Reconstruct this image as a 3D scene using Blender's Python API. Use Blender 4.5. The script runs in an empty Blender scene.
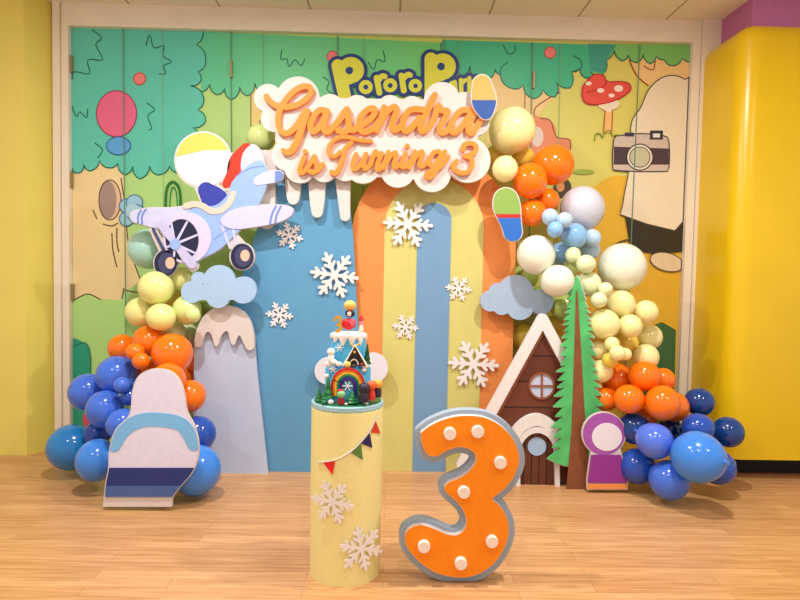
import bpy, bmesh, math, random
import numpy as np
from mathutils import Vector, Matrix, geometry
random.seed(7)
SC = bpy.context.scene
COL = SC.collection

# ------------------------------------------------------------------ camera
FPX, CAM = 600.0, Vector((0, -4.15, 1.25))
YAW, PITCH, ROLL = math.radians(1.103), math.radians(2.556), math.radians(1.146)
_F = Vector((math.sin(YAW)*math.cos(PITCH), math.cos(YAW)*math.cos(PITCH), -math.sin(PITCH)))
_R = Vector((math.cos(YAW), -math.sin(YAW), 0)); _U = _R.cross(_F)
CX = _R*math.cos(ROLL) + _U*math.sin(ROLL); CY = -_R*math.sin(ROLL) + _U*math.cos(ROLL)
cd = bpy.data.cameras.new('camera'); cam = bpy.data.objects.new('camera', cd); COL.objects.link(cam)
cd.sensor_width = 36; cd.lens = 27; cd.clip_start = 0.05
M4 = Matrix((CX, CY, -_F)).transposed().to_4x4(); M4.translation = CAM
cam.matrix_world = M4
SC.camera = cam

# ------------------------------------------------------------------ light
SC.view_settings.view_transform = 'Standard'; SC.view_settings.look = 'None'
SC.view_settings.gamma = 1; SC.view_settings.use_curve_mapping = False
SC.view_settings.exposure = 0.0
w = bpy.data.worlds.new('world'); SC.world = w; w.use_nodes = True
w.node_tree.nodes['Background'].inputs[0].default_value = (1.0, 0.965, 0.93, 1)
w.node_tree.nodes['Background'].inputs[1].default_value = 0.70
def lamp(x, y, z, power, size=0.10, col=(1, 0.97, 0.93)):
    l = bpy.data.lights.new('downlight', 'AREA'); l.shape = 'DISK'; l.size = size; l.energy = power; l.color = col
    o = bpy.data.objects.new('downlight', l); COL.objects.link(o); o.location = (x, y, z); return o
for x in (-0.95, 1.0): lamp(x, -1.85, 2.96, 46)
for x in (-2.0, 0.1, 2.1): lamp(x, -3.3, 2.96, 20)

# ------------------------------------------------------------------ pixel helpers: photo pixel -> point at a given distance
def ray(px, py): return (_F + CX*((px-400)/FPX) + CY*((300-py)/FPX))
def at(px, py, d):
    r = ray(px, py); return CAM + r*(d/r.y)
def floor_at(px, py):
    r = ray(px, py); return CAM + r*(-CAM.z/r.z)
def fdepth(px, py): return floor_at(px, py).y + 4.15
def xz(pts, d): return [((q := at(p[0], p[1], d)).x, q.z) for p in pts]
WALL = 4.15

# ------------------------------------------------------------------ outlines: shapes in pixels -> smooth closed loops
def crom(pts, n=6, closed=False):
    P = [tuple(map(float, p)) for p in pts]; out = []
    m = len(P)
    for i in range(m if closed else m-1):
        if closed: a, b, c, d = P[(i-1) % m], P[i], P[(i+1) % m], P[(i+2) % m]
        else: a, b, c, d = P[max(i-1, 0)], P[i], P[i+1], P[min(i+2, m-1)]
        for k in range(n):
            t = k/n
            out.append(tuple(0.5*((2*b[j]) + (c[j]-a[j])*t + (2*a[j]-5*b[j]+4*c[j]-d[j])*t*t + (3*b[j]-a[j]-3*c[j]+d[j])*t**3) for j in range(len(b))))
    if not closed: out.append(P[-1])
    return out
def circ(x, y, r): return ('c', x, y, r)
def stroke(pts, r, n=5, smooth=True):
    q = [(p[0], p[1], p[2] if len(p) > 2 else r) for p in pts]
    return ('s', crom(q, n) if smooth else q)
def poly(pts, smooth=0): return ('p', crom(pts, smooth, True) if smooth else pts)
def ell(x, y, rx, ry, rot=0, n=40):
    c, s = math.cos(rot), math.sin(rot)
    return [(x+rx*math.cos(a)*c-ry*math.sin(a)*s, y+rx*math.cos(a)*s+ry*math.sin(a)*c) for a in [2*math.pi*i/n for i in range(n)]]
def field(prims, X, Y):
    D = np.full(X.shape, 1e9)
    for p in prims:
        if p[0] == 'c': D = np.minimum(D, np.hypot(X-p[1], Y-p[2])-p[3])
        elif p[0] == 's':
            P = p[1]
            for (x0, y0, r0), (x1, y1, r1) in zip(P[:-1], P[1:]):
                dx, dy = x1-x0, y1-y0; L = dx*dx+dy*dy+1e-12
                t = np.clip(((X-x0)*dx+(Y-y0)*dy)/L, 0, 1)
                D = np.minimum(D, np.hypot(X-x0-t*dx, Y-y0-t*dy)-(r0+(r1-r0)*t))
        else:
            P = p[1]; d = np.full(X.shape, 1e9); ins = np.zeros(X.shape, bool)
            for (x0, y0), (x1, y1) in zip(P, P[1:]+P[:1]):
                dx, dy = x1-x0, y1-y0; L = dx*dx+dy*dy+1e-12
                t = np.clip(((X-x0)*dx+(Y-y0)*dy)/L, 0, 1)
                d = np.minimum(d, np.hypot(X-x0-t*dx, Y-y0-t*dy))
                if abs(dy) > 1e-12:
                    c = ((y0 > Y) != (y1 > Y)) & (X < dx*(Y-y0)/dy+x0); ins ^= c
            D = np.minimum(D, np.where(ins, -d, d))
    return D
def bounds(prims):
    xs, ys = [], []
    for p in prims:
        if p[0] == 'c': xs += [p[1]-p[3], p[1]+p[3]]; ys += [p[2]-p[3], p[2]+p[3]]
        elif p[0] == 's':
            for x, y, r in p[1]: xs += [x-r, x+r]; ys += [y-r, y+r]
        else:
            for x, y in p[1]: xs.append(x); ys.append(y)
    return min(xs), min(ys), max(xs), max(ys)
def simplify(P, tol):
    n = len(P)
    if n < 8: return P
    A = np.array(P); keep = np.zeros(n, bool)
    far = int(np.argmax(np.hypot(*(A-A[0]).T))); keep[[0, far]] = True
    st = [(0, far), (far, n)]
    while st:
        a, b = st.pop()
        if b-a < 2: continue
        p, q = A[a], A[b % n]; d = q-p; L = math.hypot(*d)+1e-12; S = A[a+1:b]
        e = np.abs((S[:, 0]-p[0])*d[1]-(S[:, 1]-p[1])*d[0])/L; k = int(np.argmax(e))
        if e[k] > tol: keep[a+1+k] = True; st += [(a, a+1+k), (a+1+k, b)]
    return [tuple(v) for v in A[keep]]
def outline(prims, grow=0.0, cell=0.4, minus=None, tol=0.04, also=None):
    x0, y0, x1, y1 = bounds(prims); g = abs(grow)+3*cell
    xs = np.arange(x0-g, x1+g+cell, cell); ys = np.arange(y0-g, y1+g+cell, cell)
    X, Y = np.meshgrid(xs, ys); V = field(prims, X, Y)-grow
    if minus: V = np.maximum(V, -field(minus, X, Y))
    if also: V = np.maximum(V, field(also, X, Y))
    V[V == 0] = 1e-9
    ins = V < 0; ny, nx = V.shape
    code = ins[:-1, :-1]*1+ins[:-1, 1:]*2+ins[1:, 1:]*4+ins[1:, :-1]*8
    adj = {}; pt = {}
    def edge(k, i, j):
        if k == 0: a, b = (i, j), (i, j+1); key = (0, i, j)
        elif k == 1: a, b = (i, j+1), (i+1, j+1); key = (1, i, j+1)
        elif k == 2: a, b = (i+1, j), (i+1, j+1); key = (0, i+1, j)
        else: a, b = (i, j), (i+1, j); key = (1, i, j)
        if key not in pt:
            va, vb = V[a], V[b]; t = va/(va-vb)
            pt[key] = (xs[a[1]]+(xs[b[1]]-xs[a[1]])*t, ys[a[0]]+(ys[b[0]]-ys[a[0]])*t)
        return key
    T = {1: [(3, 0)], 2: [(0, 1)], 3: [(3, 1)], 4: [(1, 2)], 5: [(3, 0), (1, 2)], 6: [(0, 2)], 7: [(3, 2)], 8: [(2, 3)], 9: [(0, 2)],
         10: [(0, 1), (2, 3)], 11: [(1, 2)], 12: [(1, 3)], 13: [(0, 1)], 14: [(0, 3)]}
    for i, j in zip(*np.where((code > 0) & (code < 15))):
        for a, b in T[int(code[i, j])]:
            ka, kb = edge(a, i, j), edge(b, i, j)
            adj.setdefault(ka, []).append(kb); adj.setdefault(kb, []).append(ka)
    loops = []; seen = set()
    for s in adj:
        if s in seen: continue
        loop = [s]; seen.add(s); cur = s
        while True:
            nx_ = [k for k in adj[cur] if k not in seen]
            if not nx_: break
            cur = nx_[0]; seen.add(cur); loop.append(cur)
        if len(loop) > 7: loops.append(simplify([pt[k] for k in loop], tol))
    return loops

# ------------------------------------------------------------------ mesh builder
WORLD = {}
class MB:
    def __init__(s): s.v = []; s.f = []; s.m = []; s.sm = []
    def add(s, vs, fs, m=0, smooth=False):
        o = len(s.v); s.v += [tuple(v) for v in vs]
        for f in fs: s.f.append(tuple(i+o for i in f)); s.m.append(m); s.sm.append(smooth)
        return s
    def slab(s, loops, yf, yb=None, m=0, mside=None):       # loops in (x, z)
        tri = geometry.tessellate_polygon([[Vector((x, z, 0)) for x, z in L] for L in loops])
        flat = [p for L in loops for p in L]; n = len(flat)
        vs = [(x, yf, z) for x, z in flat]
        s.add(vs, [t for t in tri], m)
        if yb is not None:
            s.add([(x, yb, z) for x, z in flat], [t[::-1] for t in tri], m)
            o = 0
            for L in loops:
                k = len(L); V2 = [(x, yf, z) for x, z in L]+[(x, yb, z) for x, z in L]
                s.add(V2, [(i, (i+1) % k, k+(i+1) % k, k+i) for i in range(k)], m if mside is None else mside, k > 24)
        return s
    def ribbon(s, pts, wd, y, m=0):                           # flat printed line, pts in (x, z)
        L, Rr = [], []
        for i, p in enumerate(pts):
            a, b = pts[max(i-1, 0)], pts[min(i+1, len(pts)-1)]; dx, dz = b[0]-a[0], b[1]-a[1]; q = math.hypot(dx, dz)+1e-9
            L.append((p[0]-dz/q*wd/2, y, p[1]+dx/q*wd/2)); Rr.append((p[0]+dz/q*wd/2, y, p[1]-dx/q*wd/2))
        n = len(pts); return s.add(L+Rr, [(i, i+1, n+i+1, n+i) for i in range(n-1)], m)
    def box(s, a, b, m=0):
        (x0, y0, z0), (x1, y1, z1) = a, b
        return s.add([(x0, y0, z0), (x1, y0, z0), (x1, y1, z0), (x0, y1, z0), (x0, y0, z1), (x1, y0, z1), (x1, y1, z1), (x0, y1, z1)],
                     [(0, 1, 5, 4), (1, 2, 6, 5), (2, 3, 7, 6), (3, 0, 4, 7), (4, 5, 6, 7), (3, 2, 1, 0)], m)
    def lathe(s, prof, c, n=40, m=0, smooth=True, cap=True):
        c = Vector(c); vs = []; k = len(prof)
        for r, z in prof:
            for i in range(n): a = 2*math.pi*i/n; vs.append((c.x+r*math.cos(a), c.y+r*math.sin(a), c.z+z))
        s.add(vs, [(j*n+i, j*n+(i+1) % n, (j+1)*n+(i+1) % n, (j+1)*n+i) for j in range(k-1) for i in range(n)], m, smooth)
        if cap:
            for j, rev in ((0, True), (k-1, False)):
                if prof[j][0] > 1e-6:
                    ring = [vs[j*n+i] for i in range(n)]; f = tuple(range(n)); s.add(ring, [f[::-1] if rev else f], m)
        return s
    def ball(s, c, r, m=0, sc=(1, 1, 1), n=16, k=10):
        vs = [(c[0]+r*sc[0]*math.sin(math.pi*j/k)*math.cos(2*math.pi*i/n), c[1]+r*sc[1]*math.sin(math.pi*j/k)*math.sin(2*math.pi*i/n), c[2]+r*sc[2]*math.cos(math.pi*j/k)) for j in range(k+1) for i in range(n)]
        return s.add(vs, [(j*n+i, (j+1)*n+i, (j+1)*n+(i+1) % n, j*n+(i+1) % n) for j in range(k) for i in range(n)], m, True)
    def tube(s, pts, r, m=0, n=8):
        P = [Vector(p) for p in pts]; vs = []
        for i, p in enumerate(P):
            t = (P[min(i+1, len(P)-1)]-P[max(i-1, 0)]).normalized(); u = t.cross(Vector((0, 0, 1)) if abs(t.z) < .9 else Vector((1, 0, 0))).normalized(); w_ = t.cross(u)
            for k in range(n): a = 2*math.pi*k/n; vs.append(p+(u*math.cos(a)+w_*math.sin(a))*r)
        k = len(P); fs = [(j*n+i, j*n+(i+1) % n, (j+1)*n+(i+1) % n, (j+1)*n+i) for j in range(k-1) for i in range(n)]
        fs += [tuple(range(n))[::-1], tuple(range((k-1)*n, k*n))]
        return s.add(vs, fs, m, True)
    def build(s, name, mats, parent=None, origin=None):
        mats = mats if isinstance(mats, (list, tuple)) else [mats]
        A = np.array(s.v)
        if origin is None:
            origin = tuple(WORLD[parent.name]) if parent else ((A[:, 0].min()+A[:, 0].max())/2, (A[:, 1].min()+A[:, 1].max())/2, A[:, 2].min())
        me = bpy.data.meshes.new(name); me.from_pydata([tuple(v) for v in A-np.array(origin)], [], s.f)
        for m in mats: me.materials.append(m)
        me.polygons.foreach_set('material_index', s.m); me.polygons.foreach_set('use_smooth', s.sm)
        bm = bmesh.new(); bm.from_mesh(me); bmesh.ops.remove_doubles(bm, verts=bm.verts, dist=1e-6)
        bmesh.ops.recalc_face_normals(bm, faces=bm.faces); bm.to_mesh(me); bm.free()
        me.set_sharp_from_angle(angle=math.radians(40))
        o = bpy.data.objects.new(name, me); COL.objects.link(o); WORLD[o.name] = Vector(origin)
        if parent: o.parent = parent; o.location = Vector(origin)-WORLD[parent.name]
        else: o.location = origin
        return o
def tag(o, label, cat=None, group=None, kind=None):
    o['label'] = label
    if cat: o['category'] = cat
    if group: o['group'] = group
    if kind: o['kind'] = kind
    return o
def empty(name, loc, label, cat, group=None):
    o = bpy.data.objects.new(name, None); COL.objects.link(o); o.location = loc; o.empty_display_size = .05; WORLD[o.name] = Vector(loc)
    return tag(o, label, cat, group)
def board(name, prims, d, thick, mat, parent=None, **k):
    L = outline(prims, **k) if not k.get('raw') else prims
    return MB().slab([xz(l, d) for l in L], d-4.15, d-4.15+thick).build(name, mat, parent)

# ------------------------------------------------------------------ materials
def lin(c): return tuple((v/255/12.92 if v/255 <= .04045 else ((v/255+.055)/1.055)**2.4) for v in c)+(1,)
def mat(name, c, rough=.6, spec=.4, var=.04, scale=30, bump=0.0, coat=0, metal=0, sss=0):
    m = bpy.data.materials.new(name); m.use_nodes = True; nt = m.node_tree; b = nt.nodes['Principled BSDF']
    b.inputs['Roughness'].default_value = rough; b.inputs['Specular IOR Level'].default_value = spec; b.inputs['Metallic'].default_value = metal
    b.inputs['Coat Weight'].default_value = coat; b.inputs['Coat Roughness'].default_value = .05
    if sss: b.inputs['Subsurface Weight'].default_value = sss; b.inputs['Subsurface Radius'].default_value = (1, 1, 1); b.inputs['Subsurface Scale'].default_value = .04
    tc = nt.nodes.new('ShaderNodeTexCoord'); nz = nt.nodes.new('ShaderNodeTexNoise'); nz.inputs['Scale'].default_value = scale; nz.inputs['Detail'].default_value = 4
    nt.links.new(tc.outputs['Object'], nz.inputs['Vector'])
    rp = nt.nodes.new('ShaderNodeValToRGB'); C = lin(c)
    rp.color_ramp.elements[0].position = .3; rp.color_ramp.elements[1].position = .7
    rp.color_ramp.elements[0].color = tuple(v*(1-var) for v in C[:3])+(1,); rp.color_ramp.elements[1].color = tuple(min(1, v*(1+var)) for v in C[:3])+(1,)
    nt.links.new(nz.outputs['Fac'], rp.inputs['Fac']); nt.links.new(rp.outputs['Color'], b.inputs['Base Color'])
    if bump:
        bp = nt.nodes.new('ShaderNodeBump'); bp.inputs['Strength'].default_value = bump; bp.inputs['Distance'].default_value = .003
        nt.links.new(nz.outputs['Fac'], bp.inputs['Height']); nt.links.new(bp.outputs['Normal'], b.inputs['Normal'])
    return m
def planks(name, c1, c2, cm, axes, width, height, mortar, rough=.5, offset=.5, grain=True, off=(0, 0), spec=.4):
    m = bpy.data.materials.new(name); m.use_nodes = True; nt = m.node_tree; N = nt.nodes; b = N['Principled BSDF']; b.inputs['Roughness'].default_value = rough
    b.inputs['Specular IOR Level'].default_value = spec
    g = N.new('ShaderNodeNewGeometry'); sp = N.new('ShaderNodeSeparateXYZ'); cb = N.new('ShaderNodeCombineXYZ'); nt.links.new(g.outputs['Position'], sp.inputs[0])
    for k in (0, 1):
        ad = N.new('ShaderNodeMath'); ad.operation = 'ADD'; ad.inputs[1].default_value = off[k]
        nt.links.new(sp.outputs[axes[k]], ad.inputs[0]); nt.links.new(ad.outputs[0], cb.inputs[k])
    br = N.new('ShaderNodeTexBrick'); br.offset = offset; br.inputs['Scale'].default_value = 1
    for k, v in (('Color1', c1), ('Color2', c2), ('Mortar', cm)): br.inputs[k].default_value = lin(v)
    br.inputs['Brick Width'].default_value = width; br.inputs['Row Height'].default_value = height; br.inputs['Mortar Size'].default_value = mortar; br.inputs['Mortar Smooth'].default_value = .3
    nt.links.new(cb.outputs[0], br.inputs['Vector']); out = br.outputs['Color']
    if grain:
        mp = N.new('ShaderNodeMapping'); mp.inputs['Scale'].default_value = (2.2, 38, 1); nz = N.new('ShaderNodeTexNoise'); nz.inputs['Scale'].default_value = 1.6; nz.inputs['Detail'].default_value = 6
        nt.links.new(cb.outputs[0], mp.inputs[0]); nt.links.new(mp.outputs[0], nz.inputs['Vector'])
        r2 = N.new('ShaderNodeValToRGB'); r2.color_ramp.elements[0].position = .32; r2.color_ramp.elements[1].position = .66
        r2.color_ramp.elements[0].color = (.76, .68, .58, 1); r2.color_ramp.elements[1].color = (1.06, 1.05, 1.02, 1)
        mx = N.new('ShaderNodeMix'); mx.data_type = 'RGBA'; mx.blend_type = 'MULTIPLY'; mx.inputs[0].default_value = 1
        nt.links.new(nz.outputs['Fac'], r2.inputs[0]); nt.links.new(out, mx.inputs[6]); nt.links.new(r2.outputs[0], mx.inputs[7]); out = mx.outputs[2]
    nt.links.new(out, b.inputs['Base Color'])
    return m
def ramp_x(name, stops, axis, a0, a1, rough=.5):
    m = bpy.data.materials.new(name); m.use_nodes = True; nt = m.node_tree; N = nt.nodes; b = N['Principled BSDF']; b.inputs['Roughness'].default_value = rough
    g = N.new('ShaderNodeNewGeometry'); sp = N.new('ShaderNodeSeparateXYZ'); mr = N.new('ShaderNodeMapRange'); mr.inputs[1].default_value = a0; mr.inputs[2].default_value = a1
    rp = N.new('ShaderNodeValToRGB'); e = rp.color_ramp.elements
    while len(e) < len(stops): e.new(.5)
    for k, (t, c) in enumerate(stops): e[k].position = t; e[k].color = lin(c)
    nt.links.new(g.outputs['Position'], sp.inputs[0]); nt.links.new(sp.outputs[axis], mr.inputs[0]); nt.links.new(mr.outputs[0], rp.inputs[0]); nt.links.new(rp.outputs[0], b.inputs['Base Color'])
    return m
def flat(c, rough=.6, **k): return mat('paint_%d_%d_%d' % tuple(c), c, rough, var=.02, **k)

# ================================================================== THE ROOM
xL, xR, zT, zC = -2.1616, 2.0304, 2.852, 3.0
m_floor = planks('oak_laminate', (220, 172, 122), (206, 156, 106), (168, 120, 78), (0, 1), .85, .068, .0012, .34, .37, True)
m_cream = mat('cream_paint', (240, 228, 210), .5, var=.03, scale=6)
m_ceil = planks('ceiling_tile', (238, 230, 212), (238, 230, 212), (180, 164, 142), (0, 1), .6, .6, .008, .8, 0, False, (-at(222, 9, WALL).x+3, 6.0))
m_yel = mat('yellow_paint', (234, 218, 108), .5, var=.03, scale=3)
m_gold = mat('yellow_gloss', (234, 196, 20), .28, spec=.5, var=.05, scale=2.2)
m_purple = mat('purple_paint', (196, 118, 176), .6)
m_black = mat('black_gap', (22, 20, 18), .7)
S = dict(kind='structure')
tag(MB().box((-4.5, -6.5, -.1), (4.5, .3, 0)).build('floor', m_floor), 'light oak laminate floor of narrow planks', 'floor', **S)
tag(MB().box((-4.5, -6.5, zC), (4.5, .3, zC+.1)).build('ceiling', m_ceil), 'beige ceiling of square tiles', 'ceiling', **S)
tag(MB().box((-3.2, .012, 0), (3.6, .2, zC)).build('wall_back', m_cream), 'cream wall behind the cartoon mural', 'wall', **S)
def frame(name, boxes, label):
    b = MB()
    for a, c in boxes: b.box(a, c)
    return tag(b.build(name, m_cream), label, 'trim', **S)
frame('trim_1', [((xL-.048, -.045, 0), (xL-.002, .012, zC)), ((xL-.098, -.06, 0), (xL-.052, .012, zC))], 'cream door jamb at the left edge of the mural')
frame('trim_2', [((xL-.002, -.045, zT), (xR+.002, .012, zC))], 'cream beam across the top of the mural')
frame('trim_3', [((xR+.002, -.045, 0), (xR+.055, .012, zC)), ((xR+.059, -.06, 0), (xR+.26, .012, zC))], 'cream door jamb at the right edge of the mural')
# left pillar with a splayed side
fc, wc = floor_at(28, 455), Vector((xL-.098, -.012, 0))
fc.y = min(fc.y, -.2)
p = [(wc.x, .012), (wc.x, wc.y), (fc.x, fc.y), (-4.4, fc.y), (-4.4, .012)]
b = MB(); n = len(p); b.add([(x, y, 0) for x, y in p]+[(x, y, zC) for x, y in p], [(i, (i+1) % n, n+(i+1) % n, n+i) for i in range(n)]+[tuple(range(n)), tuple(range(n, 2*n))])
tag(b.build('wall_left', m_yel), 'yellow wall with a splayed corner beside the left jamb', 'wall', **S)
# right yellow casing with rounded corner, purple bulkhead above
bx = at(701, 150, WALL-.06).x; d = WALL
while True:
    q = Vector((bx, d-4.15, 0)); v = at(0, 0, d)
    # pixel of (bx, d) at eye height
    r = Vector((bx, d-4.15, 2.0))-CAM
    if 400+FPX*r.dot(CX)/r.dot(_F) >= 739 or d < 3.2: break
    d -= .005
yfr = d-4.15; z0 = at(765, 460, d).z; z1 = at(765, 20, d).z
bm = bmesh.new(); bmesh.ops.create_cube(bm, size=1)
for v in bm.verts: v.co = Vector((bx if v.co.x < 0 else 4.4, yfr if v.co.y < 0 else .0, z0 if v.co.z < 0 else z1))
ed = [e for e in bm.edges if all(v.co.x < bx+.01 for v in e.verts) and all(v.co.y < yfr+.01 for v in e.verts)]
bmesh.ops.bevel(bm, geom=ed, offset=.11, segments=10, profile=.5, affect='EDGES')
ed = [e for e in bm.edges if all(v.co.z > z1-.001 for v in e.verts) and len(e.link_faces) == 2 and e.calc_face_angle(0) > .8 and not all(v.co.y > -.01 for v in e.verts)]
bmesh.ops.bevel(bm, geom=ed, offset=.105, segments=8, profile=.5, affect='EDGES')
for f in bm.faces: f.smooth = True
me = bpy.data.meshes.new('wall_right'); bm.to_mesh(me); bm.free(); me.set_sharp_from_angle(angle=math.radians(35)); me.materials.append(m_gold)
o = bpy.data.objects.new('wall_right', me); COL.objects.link(o); tag(o, 'glossy yellow casing with a rounded corner beside the right jamb', 'wall', **S)
gy = fdepth(770, 473)-4.15
tag(MB().box((bx+.12, gy, 0), (4.4, 0, z0+.02)).build('baseboard_right', m_black), 'black recessed base under the yellow casing', 'baseboard', **S)
ux = at(722, 24, WALL-.06).x
dd = WALL
while True:
    r = Vector((ux, dd-4.15, 2.9))-CAM
    if 400+FPX*r.dot(CX)/r.dot(_F) >= 752 or dd < 3: break
    dd -= .005
tag(MB().box((ux, max(dd-4.15, yfr+.02), z1-.35), (4.4, 0, zC)).build('trim_4', m_purple), 'purple bulkhead above the yellow casing', 'trim', **S)

# ------------------------------------------------------------------ mural printed on the folding doors
mm = []; mi = {}
def mc(c):
    if c not in mi: mi[c] = len(mm); mm.append(flat(c, .45) if isinstance(c, tuple) else c)
    return mi[c]
mu = MB(); lay = [0]
def pr(loops, c, smooth=0):
    lay[0] += 1; mu.slab([[(min(max(x, xL), xR), min(z, zT)) for x, z in xz(crom(l, smooth, True) if smooth else l, WALL)] for l in loops], -.00014*lay[0], None, mc(c))
def ln(pts, c, wpx=1.2, smooth=4, closed=False):
    lay[0] += 1; q = crom(pts, smooth, closed) if smooth else list(pts)
    if closed: q.append(q[0])
    mu.ribbon([(min(max(x, xL+.003), xR-.003), min(z, zT)) for x, z in xz(q, WALL)], wpx*WALL/FPX, -.00014*lay[0], mc(c))
bgm = ramp_x('mural_meadow', [(0, (172, 224, 140)), (.35, (190, 224, 128)), (.6, (214, 214, 104)), (.8, (216, 212, 108)), (1, (226, 210, 100))], 0, -2.2, 2.05, .45)
mm.append(bgm); mi['bg'] = 0
mu.slab([[(xL, 0), (xR, 0), (xR, zT), (xL, zT)]], 0, .008, 0)
DG = (20, 110, 88); BR = (96, 62, 44)
TEAL, GRN, TGR, MGR = (96, 204, 184), (96, 208, 150), (66, 186, 142), (124, 198, 110)
pr([[(600, 182), (640, 178), (694, 186), (694, 480), (560, 480), (560, 250)]], (232, 184, 50), 3)
pr([[(640, 330), (662, 322), (676, 330), (676, 470), (640, 470)]], (66, 110, 62), 0)
pr([[(70, 297), (88, 293), (104, 300), (128, 296), (150, 292), (240, 300), (240, 480), (70, 480)]], (178, 226, 134), 3)
# trees: trunks first
pr([[(70, 160), (123, 160), (126, 210), (131, 255), (141, 281), (124, 292), (122, 300), (100, 299), (87, 293), (74, 300), (70, 300)]], (238, 216, 160))
ln([(121, 178), (125, 205), (128, 240), (134, 262), (141, 281)], BR); ln([(124, 288), (122, 299)], BR); ln([(74, 300), (88, 294), (101, 300)], BR)
ln([(124, 290), (140, 293)], BR)
pr([ell(110, 200, 11, 20)], (226, 190, 160)); pr([ell(107.5, 200, 9, 19.5)], (166, 142, 132)); ln(ell(110, 200, 11, 20), BR, 1, 0, True)
for q in ([(93, 210), (97, 219)], [(103, 224), (112, 226), (118, 223)], [(112, 233), (113, 250), (117, 267)], [(117, 228), (117, 242), (119, 252)]): ln(q, BR)
pr([[(250, 80), (322, 80), (322, 165), (250, 165)]], (236, 212, 126)); ln([(251, 92), (251, 165)], BR, 1, 0); ln([(260, 120), (260, 165)], BR, 1, 0)
pr([[(486, 70), (536, 80), (548, 95), (560, 90), (536, 118), (530, 145), (486, 145)]], (238, 206, 138)); ln([(560, 92), (536, 107), (535, 120)], (150, 50, 30)); ln([(525, 90), (524, 140)], (140, 110, 60))
pr([[(626, 50), (694, 50), (694, 95), (670, 80), (650, 86), (638, 78)]], (242, 204, 136)); ln([(629, 60), (636, 75), (648, 86)], (160, 60, 30)); ln([(643, 66), (653, 70), (655, 58)], (160, 60, 30))
# foliage
def scal(pts, k0=1, b=.17):                       # leaf edges bow outwards between their tips
    out = list(pts[:k0])
    for p, q in zip(pts[k0:], pts[k0+1:]):
        dx, dy = q[0]-p[0], q[1]-p[1]
        for t in (0, .25, .5, .75): w_ = b*4*t*(1-t); out.append((p[0]+dx*t+dy*w_, p[1]+dy*t-dx*w_))
    return out+[pts[-1]]
f1 = [(70, 24), (203, 30), (197, 45), (206, 62), (198, 72), (201, 81), (191, 86), (204, 98), (198, 110), (206, 121), (193, 128), (200, 140), (188, 150), (178, 173), (170, 166), (158, 175), (150, 166), (140, 179), (133, 166), (125, 175), (118, 163), (110, 168), (100, 161), (90, 171), (84, 164), (80, 173), (70, 168)]
f2 = [(200, 30), (446, 43), (446, 95), (340, 100), (262, 92), (255, 83), (248, 96), (240, 87), (231, 100), (225, 88), (217, 95), (210, 84), (201, 92)]
f1 = scal(f1); f2 = scal(f2, 4)
pr([f2], ramp_x('mural_green', [(0, (94, 206, 160)), (1, (114, 206, 112))], 0, -1.35, .4, .45)); ln(f2[4:], DG, 1.2, 0)
pr([f1], TEAL); ln(f1[1:], DG, 1.2, 0)
f3 = [(442, 40), (602, 45), (600, 62), (594, 74), (585, 78), (580, 68), (571, 72), (570, 88), (556, 82), (555, 97), (543, 90), (533, 99), (523, 85), (513, 89), (500, 75), (495, 69), (489, 79), (474, 76), (470, 66), (462, 76), (455, 64), (444, 68)]
f3 = scal(f3, 2)
pr([f3], TGR); ln(f3[2:], DG, 1.2, 0)
f4 = [(596, 44), (694, 43), (694, 62), (682, 58), (673, 66), (664, 60), (656, 56), (650, 64), (643, 54), (636, 63), (628, 55), (622, 61), (614, 49), (606, 60), (602, 75), (590, 72)]
f4 = scal(f4, 2)
pr([f4], MGR); ln(f4[2:], DG, 1.2, 0)
pr([[(588, 44), (616, 45), (608, 58), (604, 74), (590, 71)]], (60, 160, 140))
for q in ([(92, 30), (102, 38), (96, 45), (103, 60), (88, 60), (90, 74), (75, 72), (71, 80)], [(146, 46), (150, 35), (154, 48), (164, 46), (163, 56), (172, 62), (164, 66), (166, 74), (159, 74)], [(147, 103), (155, 110), (148, 116), (152, 128), (149, 130)],
          [(72, 106), (77, 117), (80, 112), (87, 118), (88, 109)], [(282, 50), (281, 60), (287, 59), (289, 67), (295, 60), (301, 66), (305, 59)], [(383, 51), (385, 62), (377, 60), (374, 70), (368, 62)], [(323, 77), (329, 82), (327, 90), (336, 95)],
          [(95, 143), (103, 150), (98, 158)], [(572, 56), (580, 60), (581, 68), (572, 72)], [(508, 62), (501, 68), (500, 76)], [(503, 45), (508, 54), (514, 52), (515, 45)], [(441, 43), (441, 50)]): ln(q, DG, 1.1, 3)
pr([[(70, 345), (84, 343), (90, 352), (91, 385), (86, 425), (70, 428)]], (38, 160, 128), 3); ln([(74, 347), (86, 343), (91, 360), (89, 400)], DG)
pr([ell(88, 419, 5, 8)], (222, 76, 90))
for x, y, r in ((140, 79, 6), (332.5, 57, 5.5), (550, 53, 5.5)): pr([ell(x, y, r, r)], (236, 128, 126)); ln(ell(x, y, r, r), (190, 70, 70), .9, 0, True)
# plain pink fruit, pale blue flower, hoops
pr([ell(117, 114, 20, 23)], (232, 106, 146)); ln(ell(117, 114, 20, 23), (150, 50, 80), 1, 0, True); pr([ell(119, 146, 12, 9)], (92, 168, 226)); ln(ell(119, 146, 12, 9), (40, 90, 150), 1, 0, True)
for x, y, r in ((127, 206, 7), (135, 203, 8), (127, 219, 7), (137, 214, 9)): pr([ell(x, y, r, r)], (156, 204, 228)); ln(ell(x, y, r, r), (62, 110, 150), 1, 0, True)
pr([ell(133, 211, 7, 7)], (172, 214, 236))
ln([(166, 215), (167, 190), (173, 182), (180, 190), (181, 215)], (30, 120, 40), 2.6); ln([(170, 215), (171, 194), (173.5, 187), (177, 194), (178, 215)], (30, 140, 60), 1.2)
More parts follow.
